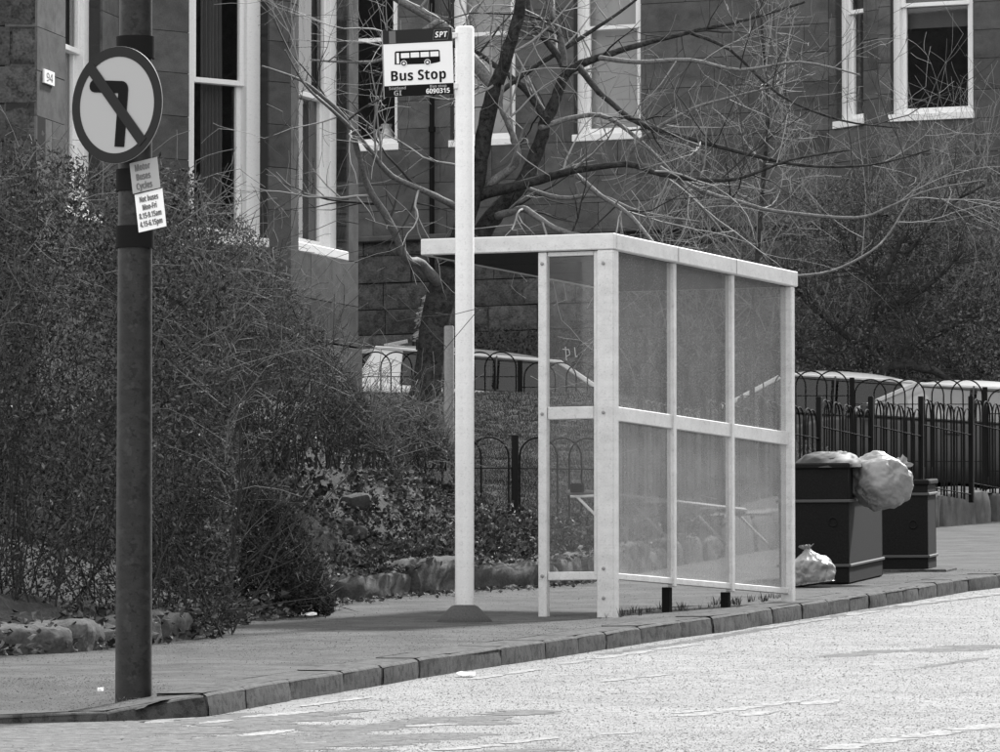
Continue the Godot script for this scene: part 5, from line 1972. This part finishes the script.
func hedge(label: String, D: float, thick: float, outline: Array, bottom: float, count: int, ls: float, tones: Array, stems: int, called := "hedge", clump := 1.0) -> void:
	# outline: pixels of its crest as seen at its mid depth; the volume is as deep as thick
	var crest = []
	for q in outline:
		var w = P(q[0], q[1], D)
		crest.append([w.x, w.y])
	var x0: float = crest[0][0]
	var x1: float = crest[-1][0]
	var foot = Vector3((x0 + x1) * 0.5, gy(D), -D)
	var t = thing(called, label, "hedge" if called == "hedge" else "shrub", foot)
	var f = FastNoiseLite.new()
	f.seed = int(D * 10.0)
	f.frequency = 1.0
	var rows = []
	var leaf = leaf_mesh(ls, ls * 0.42)
	var twiglets = []
	var tries = 0
	while rows.size() < count and tries < count * 8:
		tries += 1
		var X = rf(x0, x1)
		var top = 0.0
		for i in crest.size() - 1:
			if X <= crest[i + 1][0]:
				top = lerpf(crest[i][1], crest[i + 1][1], (X - crest[i][0]) / (crest[i + 1][0] - crest[i][0]))
				break
		var w = rf(-1.0, 1.0)
		var lift = pow(rng.randf(), 0.75)
		var dd = D + w * thick * lerpf(0.52, 1.0, minf(1.0, lift * 1.25))
		var gnd = gy(dd) + bottom
		# rounded shoulders towards the front and the back
		var hh = (top - gnd) * pow(maxf(0.0, 1.0 - pow(absf(w), 3.5)), 0.35) + gnd
		var y = gnd + (hh - gnd) * lift
		var p = Vector3(X, y, -dd)
		var n1 = f.get_noise_3dv(p * 2.2 * clump)
		var n2 = f.get_noise_3dv(p * 5.5 * clump + Vector3.ONE * 30.0)
		if n1 + 0.8 * n2 < 0.10 - 0.30 * rng.randf() - 0.5 * smoothstep(0.62, 0.95, lift):
			continue
		p += Vector3(0, 0.14 * n2, 0.2 * n1)
		var dir = (any_dir() + Vector3(0, 0.35, 0.25)).normalized()
		var g = rf(tones[0], tones[1]) * (1.0 + 0.35 * n2 + 0.6 * n1)
		if rng.randf() < 0.03:
			g *= 2.2
		if rows.size() % 15 == 0:
			twiglets.append([Transform3D(turned((any_dir() * 0.8 + Vector3(0, 0.7, 0.2)).normalized(), rf(0, TAU)).scaled_local(Vector3.ONE * rf(0.6, 1.6)), p + Vector3(rf(-0.05, 0.05), 0, rf(0.0, 0.1)) - foot), rf(0.03, 0.13)])
		rows.append([Transform3D(turned(dir, rf(0, TAU)).scaled_local(Vector3.ONE * rf(0.6, 1.35)), p - foot), g])
	var o = scatter(t, "foliage", leaf, M.leaf, rows)
	o.set_meta("kind", "stuff")
	o = scatter(t, "twiglets", leaf_mesh(0.13, 0.0045), M.leaf, twiglets)
	o.set_meta("kind", "stuff")
	if stems > 0:
		# loose sprays that stand out of the crest and droop over the front
		var ws = MB.new()
		for k in stems * 3:
			var i = rng.randi() % (crest.size() - 1)
			var f2 = rng.randf()
			var X = lerpf(crest[i][0], crest[i + 1][0], f2)
			var top = lerpf(crest[i][1], crest[i + 1][1], f2)
			var dd = D + rf(-0.9, 0.4) * thick
			var g0 = gy(dd) + bottom
			var y = lerpf(g0, top, rf(0.55, 0.98))
			twig(ws, Vector3(X, y, -dd), Vector3(rf(-0.8, 0.8), rf(0.2, 1.0), rf(0.0, 0.9)), rf(0.15, 0.5), rf(0.0025, 0.0045), 1, rf(-1.2, 0.2), 0.35, 4, 0.35)
		o = part(t, "sprays", ws, M.spray, foot)
		o.set_meta("kind", "stuff")
		var mb = MB.new()
		for k in stems:
			var X = rf(x0, x1)
			var top = 0.0
			for i in crest.size() - 1:
				if X <= crest[i + 1][0]:
					top = lerpf(crest[i][1], crest[i + 1][1], (X - crest[i][0]) / (crest[i + 1][0] - crest[i][0]))
					break
			var dd = D + rf(-0.8, 0.8) * thick
			var p = Vector3(X, gy(dd) + bottom - 0.1, -dd)
			twig(mb, p, Vector3(rf(-0.5, 0.5), 1.0, rf(-0.3, 0.4)), (top - p.y) * rf(0.5, 0.95), rf(0.004, 0.009), 2, 0.3, 0.45, 4, 0.2)
		o = part(t, "stems", mb, M.twig_dark, foot)
		o.set_meta("kind", "stuff")

func make_hedges() -> void:
	hedge("tall overgrown dark hedge behind the old sign post", 40.1, 1.15, [[-160, 150], [-60, 155], [0, 150], [40, 146], [85, 166], [120, 172], [160, 166], [190, 172], [210, 200], [222, 250], [230, 330], [236, 440]], 0.0, 60000, 0.033, [0.022, 0.115], 120)
	hedge("arching twiggy shrub between the tall hedge and the bay window", 48.0, 1.0, [[150, 230], [190, 215], [235, 216], [262, 236], [285, 268], [300, 305], [318, 330], [340, 368], [362, 396], [385, 440], [400, 500]], 0.95, 28000, 0.028, [0.028, 0.12], 130, "arching_shrub")
	hedge("low bushy shrub on the bank in front of the tree trunk", 55.0, 1.1, [[325, 425], [350, 410], [375, 402], [398, 404], [418, 412], [436, 428], [448, 450], [458, 500]], 0.85, 14000, 0.03, [0.035, 0.14], 70, "bushy_shrub")
	hedge("dark spreading evergreen shrub spilling over the pavement edge", 43.6, 0.9, [[150, 520], [190, 486], [230, 470], [262, 480], [290, 512], [312, 552], [330, 606]], 0.0, 36000, 0.030, [0.018, 0.055], 0, "evergreen_shrub", 1.4)
	# ivy and leaf litter over the bank
	var ivy = thing("ivy_cover", "dark ivy creeping over the bank above the edging stones", "ivy", at(-0.5, 51.0, 0.3))
	var rows = []
	var leaf = leaf_mesh(0.042, 0.036)
	var f = FastNoiseLite.new()
	f.seed = 71
	f.frequency = 1.0
	while rows.size() < 20000:
		var D = rf(45.6, 58.6)
		var e = edge_x(D)
		var X = e + 0.10 - rf(0.0, 2.9) * rf(0.3, 1.0)
		var n = f.get_noise_2d(X * 2.6, D * 1.6) + 0.5 * f.get_noise_2d(X * 7.0, D * 5.0)
		if n < 0.06:
			continue
		var h = garden_height(minf(X, e - 0.05), D)
		var p = at(X, D, h + rf(0.0, 0.10) * (0.6 + 1.8 * maxf(n, 0.0)) + (0.09 * smoothstep(0.30, 0.0, e - X)))
		rows.append([Transform3D(turned((any_dir() + Vector3(0.2, 0.8, 0.5)).normalized(), rf(0, TAU)).scaled_local(Vector3.ONE * rf(0.5, 1.25)), p - ivy.position), rf(0.03, 0.12) if rng.randf() > 0.06 else rf(0.18, 0.35)])
	var o = scatter(ivy, "leaves", leaf, M.leaf, rows)
	o.set_meta("kind", "stuff")
	# fallen leaves and lumps of rubble on the open slope
	rows = []
	var dead = leaf_mesh(0.045, 0.036)
	while rows.size() < 26000:
		var D = rf(45.0, 58.6)
		var e = edge_x(D)
		var X = e - rf(0.02, 2.9)
		rows.append([Transform3D(turned(Vector3(rf(-1, 1), rf(-0.2, 0.6), rf(-1, 1)).normalized(), rf(0, TAU)).scaled_local(Vector3.ONE * rf(0.4, 1.2)), at(X, D, garden_height(X, D) + rf(0.0, 0.025))), rf(0.05, 0.2) if rng.randf() > 0.07 else rf(0.25, 0.45)])
	o = scatter(self, "leaf_litter", dead, M.dead_leaf, rows)
	tag(o, "leaf litter strewn over the open bank above the edging stones", "leaves", "", "stuff")
	var bank = get_node("garden_bank")
	for k in 44:
		var D = rf(45.5, 57.5)
		var X = edge_x(D) - rf(0.2, 2.2)
		var mb = MB.new()
		var s = rf(0.07, 0.17)
		rock(mb, at(X, D, garden_height(X, D) + 0.01), Vector3(s * 1.3, s * 0.7, s), Basis(Vector3.UP, rf(0, TAU)).rotated(Vector3.RIGHT, rf(-0.4, 0.4)), 200 + k, s * 0.14, 3.2, 5)
		part(bank, "stone", mb, M.garden_stone)

func make_wall_shrub() -> void:
	# climbers and a small tree trained against the terrace, right of the shelter
	var f = FastNoiseLite.new()
	f.seed = 15
	f.frequency = 1.0
	var D0 = 84.6
	var foot = P(872, 400, 83.2)
	foot.y = 4.9
	var t = thing("wall_tree", "small crooked tree spreading dark twiggy branches against the terrace wall", "tree", foot)
	var limbs = [[[862, 420, 8], [872, 395, 7.5], [882, 375, 6.5], [900, 366, 5.5], [925, 368, 4.5], [950, 380, 3]], [[872, 395, 7], [868, 372, 6], [862, 345, 5], [872, 315, 4.4], [880, 290, 3.8], [890, 262, 3], [905, 235, 2]], [[866, 350, 4], [845, 335, 3.5], [825, 318, 2.8], [805, 300, 2], [790, 275, 1.4]], [[880, 292, 3.4], [865, 268, 3], [845, 245, 2.4], [835, 215, 1.7]], [[873, 315, 3.6], [905, 300, 3], [935, 280, 2.4], [965, 250, 1.6]], [[900, 366, 4], [925, 340, 3.2], [955, 325, 2.6], [990, 300, 1.8]], [[868, 372, 4], [840, 368, 3], [815, 360, 2.2], [795, 352, 1.5]], [[890, 262, 2.6], [915, 245, 2.2], [950, 205, 1.6], [985, 185, 1]]]
	var mb = MB.new()
	var tw = MB.new()
	var n = 0
	for l in limbs:
		var path = limb_path(l, 83.2, rf(-0.8, 0.6))
		var p = []
		var r = []
		for q in path:
			p.append(q[0] + any_dir() * q[1] * 0.3)
			r.append(q[1])
		if n == 0:
			p.push_front(foot)
			r.push_front(r[0] * 1.15)
		mb = MB.new()
		mb.tube(p, r, 8)
		part(t, "trunk" if n == 0 else "branch", mb, M.bark_dark, foot)
		n += 1
		for k in 26:
			var i = int(rf(0.15, 1.0) * (p.size() - 2))
			twig(tw, p[i], any_dir() + (p[i + 1] - p[i]).normalized() * 0.5 + Vector3.UP * 0.3, rf(0.4, 1.1), 0.009, 2, 0.3, 0.5)
	var o = part(t, "twigs", tw, M.twig_dark, foot)
	o.set_meta("kind", "stuff")
	var rows = []
	var leaf = leaf_mesh(0.05, 0.026)
	while rows.size() < 16000:
		var px = rf(785, 1040)
		var top = track(px, [[785, 215], [830, 175], [900, 185], [1040, 150]])
		var py = lerpf(top, 392, pow(rng.randf(), 0.85))
		var p = P(px, py, 83.4 + rf(-0.7, 0.7))
		var nn = f.get_noise_3dv(p * 1.5) + 0.5 * f.get_noise_3dv(p * 4.0)
		if nn < -0.05:
			continue
		rows.append([Transform3D(turned((any_dir() + Vector3(0.2, 0.4, 0.3)).normalized(), rf(0, TAU)).scaled_local(Vector3.ONE * rf(0.5, 1.2)), p - foot), rf(0.06, 0.18) * (1.0 + 0.3 * nn)])
	o = scatter(t, "foliage", leaf, M.leaf, rows)
	o.set_meta("kind", "stuff")
	# climber on the wall itself
	var c = thing("wall_climber", "twiggy climbing plant covering the terrace wall below the bay window", "climber", P(820, 400, 85.2))
	var base = c.position
	rows = []
	while rows.size() < 18000:
		var px = rf(620, 1040)
		var top = track(px, [[620, 330], [680, 260], [760, 175], [850, 142], [900, 135], [990, 128], [1040, 120]])
		var py = lerpf(top, 392, pow(rng.randf(), 0.8))
		var D = 86.9 - (px - 640.0) * 0.0052 + rf(-0.5, 0.05)
		var p = P(px, py, D)
		var nn = f.get_noise_3dv(p * 1.2 + Vector3.ONE * 9.0) + 0.5 * f.get_noise_3dv(p * 4.0)
		if nn < -0.02 + 0.35 * smoothstep(90.0, 0.0, py - top):
			continue
		rows.append([Transform3D(turned((any_dir() + Vector3(0.1, 0.4, 0.6)).normalized(), rf(0, TAU)).scaled_local(Vector3.ONE * rf(0.5, 1.2)), p - base), rf(0.07, 0.21) * (1.0 + 0.4 * nn)])
	o = scatter(c, "foliage", leaf, M.leaf, rows)
	o.set_meta("kind", "stuff")
	tw = MB.new()
	for k in 150:
		var px = rf(650, 1030)
		var D = 86.7 - (px - 640.0) * 0.0052 - rf(0.0, 0.8)
		twig(tw, P(px, rf(210, 390), D), Vector3(rf(-0.7, 0.9), 1.0, rf(-0.1, 0.4)), rf(0.6, 1.9), rf(0.006, 0.012), 2, 0.5, 0.35)
	o = part(c, "stems", tw, M.twig, base)
	o.set_meta("kind", "stuff")
	# low hedge at the foot of the terrace wall behind the cars
	var h = thing("low_hedge", "low clipped dark hedge at the foot of the terrace wall", "hedge", P(600, 400, 85.8))
	rows = []
	while rows.size() < 16000:
		var px = rf(440, 1040)
		var p = P(px, rf(328 if px < 760 else 345, 420), 86.2 - (px - 500.0) * 0.0045 + rf(-0.4, 0.3))
		rows.append([Transform3D(turned((any_dir() + Vector3(0.1, 0.4, 0.5)).normalized(), rf(0, TAU)).scaled_local(Vector3.ONE * rf(0.6, 1.2)), p - h.position), rf(0.025, 0.075)])
	o = scatter(h, "foliage", leaf, M.leaf, rows)
	o.set_meta("kind", "stuff")
	# pale-leaved spray beside the trunk
	var v = thing("pale_spray", "spray of pale glossy leaves hanging beside the leaning trunk", "plant", P(420, 342, 66.8))
	rows = []
	var big = leaf_mesh(0.10, 0.035)
	for k in 44:
		var y = rf(297, 342)
		var p = P(421 - (y - 297) * 0.14 + rf(-4, 3), y, 66.8 + rf(-0.2, 0.2))
		rows.append([Transform3D(turned(Vector3(rf(0.5, 1.0), rf(0.0, 0.6), rf(0, 0.6)), rf(0, TAU)).scaled_local(Vector3.ONE * rf(0.6, 1.1)), p - v.position), rf(0.25, 0.6)])
	o = scatter(v, "leaves", big, M.leaf, rows)
	o.set_meta("kind", "stuff")
	mb = MB.new()
	mb.tube([P(417, 350, 66.8), P(417, 330, 66.8), P(422, 295, 66.8)], [0.012, 0.01, 0.005], 5)
	part(v, "stem", mb, M.twig_dark, v.position)

func make_grass() -> void:
	var mb = MB.new()
	for k in 5:
		var a = k * 2.4
		var d = Vector3(cos(a), 0, sin(a))
		var s = Vector3(-d.z, 0, d.x) * 0.004
		var b = d * 0.012
		var h = 0.055 + 0.012 * (k % 3)
		mb.poly([b - s, b + s, b + s * 0.7 + d * 0.012 + Vector3.UP * h * 0.6, b - s * 0.7 + d * 0.012 + Vector3.UP * h * 0.6], b - d)
		mb.poly([b + s * 0.7 + d * 0.012 + Vector3.UP * h * 0.6, b - s * 0.7 + d * 0.012 + Vector3.UP * h * 0.6, b + d * 0.035 + Vector3.UP * h], b - d)
	var tuft = mb.mesh()
	var f = FastNoiseLite.new()
	f.seed = 4
	f.frequency = 1.0
	var rows = []
	while rows.size() < 60000:
		var D = rf(58.7, 73.6)
		var e = edge_x(D)
		var X = rf(-1.6, e - 0.42)
		var n = f.get_noise_2d(X * 1.6, D * 1.2)
		rows.append([Transform3D(Basis(Vector3.UP, rf(0, TAU)).scaled(Vector3(1.0, 0.5, 1.0) * rf(0.5, 1.1)), at(X, D, garden_height(X, D) - 0.005)), rf(0.07, 0.14) * (1.0 + 0.6 * n)])
	var o = scatter(self, "grass", tuft, M.leaf, rows)
	tag(o, "short winter grass on the bank behind the low railing", "grass", "", "stuff")
	# weeds along the shelter foot and the coping
	rows = []
	for k in 60:
		var s = rng.randf()
		var q = G(lerpf(600, 735, s) + rf(-4, 4), lerpf(618, 604, s) + rf(-2.0, 2.0))
		rows.append([Transform3D(Basis(Vector3.UP, rf(0, TAU)).scaled(Vector3.ONE * rf(0.25, 0.9)), q), rf(0.04, 0.10)])
	for k in 16:
		var s = rng.randf()
		var q = G(lerpf(735, 790, s) + rf(-4, 4), lerpf(604, 597, s) + rf(-1.5, 1.5))
		rows.append([Transform3D(Basis(Vector3.UP, rf(0, TAU)).scaled(Vector3.ONE * rf(0.4, 1.0)), q), rf(0.04, 0.10)])
	o = scatter(self, "weeds", tuft, M.leaf, rows)
	tag(o, "thin weeds growing along the foot of the bus shelter", "weeds", "", "stuff")

func make_litter() -> void:
	var leaf = leaf_mesh(0.055, 0.042)
	var rows = []
	for k in 4200:
		var s = rng.randf()
		var px = lerpf(-20, 330, s)
		var base = track(px, [[-20, 656], [115, 648], [200, 638], [270, 620], [330, 604]])
		var q = G(px, base - rf(-3.0, 34.0) * rf(0.15, 1.0))
		rows.append([Transform3D(turned((Vector3(rf(-0.9, 0.9), rf(-0.1, 0.5), rf(-0.9, 0.9))).normalized(), rf(0, TAU)).scaled_local(Vector3.ONE * rf(0.5, 1.2)), q + Vector3.UP * rf(0.005, 0.05 if rng.randf() < 0.6 else 0.16)), rf(0.03, 0.13)])
	for k in 420:
		var px = rf(330, 620)
		var base = track(px, [[330, 604], [440, 594], [520, 588], [620, 581]])
		var q = G(px, base + rf(-2.0, 5.0) * rf(0.0, 1.0))
		rows.append([Transform3D(turned((Vector3(rf(-0.9, 0.9), rf(-0.1, 0.3), rf(-0.9, 0.9))).normalized(), rf(0, TAU)).scaled_local(Vector3.ONE * rf(0.4, 0.9)), q + Vector3.UP * 0.012), rf(0.05, 0.2)])
	var o = scatter(self, "fallen_leaves", leaf, M.dead_leaf, rows)
	tag(o, "brown fallen leaves drifted along the back of the pavement", "leaves", "", "stuff")
	# scraps of white paper
	var n = 0
	var scraps = [[100.5, 693, 0.018], [309, 617, 0.06], [323, 613, 0.035], [420, 590.5, 0.05], [436, 592, 0.04], [485, 587, 0.05], [499, 586, 0.06], [512, 585, 0.05], [466, 677, 0.06]]
	for s in scraps:
		var q = G(s[0], s[1], -0.1 if s[1] > 670 and s[0] > 300 else 0.0)
		var mb = MB.new()
		var r: float = s[2]
		var sd = n * 7.0
		mb.grid(4, 3, func(i, j): return q + Vector3((i / 4.0 - 0.5) * r * 1.6, 0.006 + 0.018 * absf(lumps.get_noise_2d(i * 70.0 + sd, j * 90.0)) + j * 0.006, (0.5 - j / 3.0) * r * 1.8))
		var p = part(self, "paper_scrap", mb, M.litter)
		tag(p, ["tiny white scrap at the foot of the old sign post", "longest white litter scrap, lying beside the evergreen shrub", "small white scrap next to the longest one by the evergreen shrub", "white scrap by the edging stones left of the bus stop post", "white scrap against the edging stones beside the bus stop post", "white scrap of litter between bus stop post and shelter", "white scrap of litter between bus stop post and shelter", "white scrap of litter between bus stop post and shelter", "white scrap of litter in the gutter below the kerb"][n], "litter", "scraps of white litter")
		n += 1
	# rotten timber edging at the far left
	var a = G(-30, 650)
	var b = G(40, 647)
	var pl = thing("edging_board", "weathered flat board lying along the leaf-strewn pavement edge", "board", a)
	var bm = MB.new()
	bm.beam(a + Vector3.UP * 0.02, b + Vector3.UP * 0.02, 0.16, 0.045, Vector3.UP, 0.006)
	part(pl, "board", bm, M.post_grey, a)

func make_grit() -> void:
	# loose chippings: the coarse grain of the road and the finer one of the pavement
	var mb = MB.new()
	var pts = [Vector3(1, 0, 0), Vector3(-0.3, 0, 0.95), Vector3(-0.7, 0, -0.8), Vector3(0.15, 0.75, 0.1)]
	for f in [[0, 1, 3], [1, 2, 3], [2, 0, 3]]:
		mb.poly([pts[f[0]], pts[f[1]], pts[f[2]]], Vector3(0, 0.1, 0))
	var chip = mb.mesh()
	for which in 2:
		var rows = []
		var want = [80000, 50000][which]
		while rows.size() < want:
			var D = 28.6 + 26.0 * pow(rng.randf(), 1.35)
			var half = 0.074 * D
			var X = rf(-half, half)
			var kx = kerb_x(D)
			var on_road = X > kx + 0.02
			if which == 0 and not on_road:
				continue
			if which == 1 and (X > kx - 0.26 or X < edge_x(D) - 0.1):
				continue
			if which == 0 and X < -0.75 - 0.035 * (33.5 - D) and rng.randf() < 0.55:
				continue
			var y = gy(D) + ([-0.1, -0.004][which]) - 0.0005
			if which == 1 and D < 33.0:
				y -= 0.07 * smoothstep(33.0, 30.5, D) * smoothstep(-1.2, -2.0, X)
			var s = (rf(0.002, 0.0055) if rng.randf() < 0.95 else rf(0.006, 0.009)) * (1.0 if which == 0 else 0.8)
			rows.append([Transform3D(Basis(Vector3.UP, rf(0, TAU)).scaled(Vector3(s, s * rf(0.5, 1.1), s)), Vector3(X, y, -D)), (rf(0.16, 0.29) if which == 0 else rf(0.04, 0.14))])
		var o = scatter(self, ["road_chippings", "pavement_grit"][which], chip, M.dead_leaf, rows)
		tag(o, ["loose stone chippings on the worn road surface", "fine dark grit on the tarmac pavement"][which], "grit", "", "stuff")

var kerb_table = PackedFloat32Array()
func kerb_x(D: float) -> float:
	if kerb_table.is_empty():
		for k in 300:
			var d = 28.0 + k * 0.1
			var best = -30.0
			for i in kerb_line.size() - 1:
				var a: Vector3 = kerb_line[i]
				var b: Vector3 = kerb_line[i + 1]
				if (a.y - d) * (b.y - d) <= 0.0 and a.y != b.y:
					best = maxf(best, lerpf(a.x, b.x, (d - a.y) / (b.y - a.y)))
			kerb_table.append(best)
	return kerb_table[clampi(int((D - 28.0) / 0.1), 0, 299)]
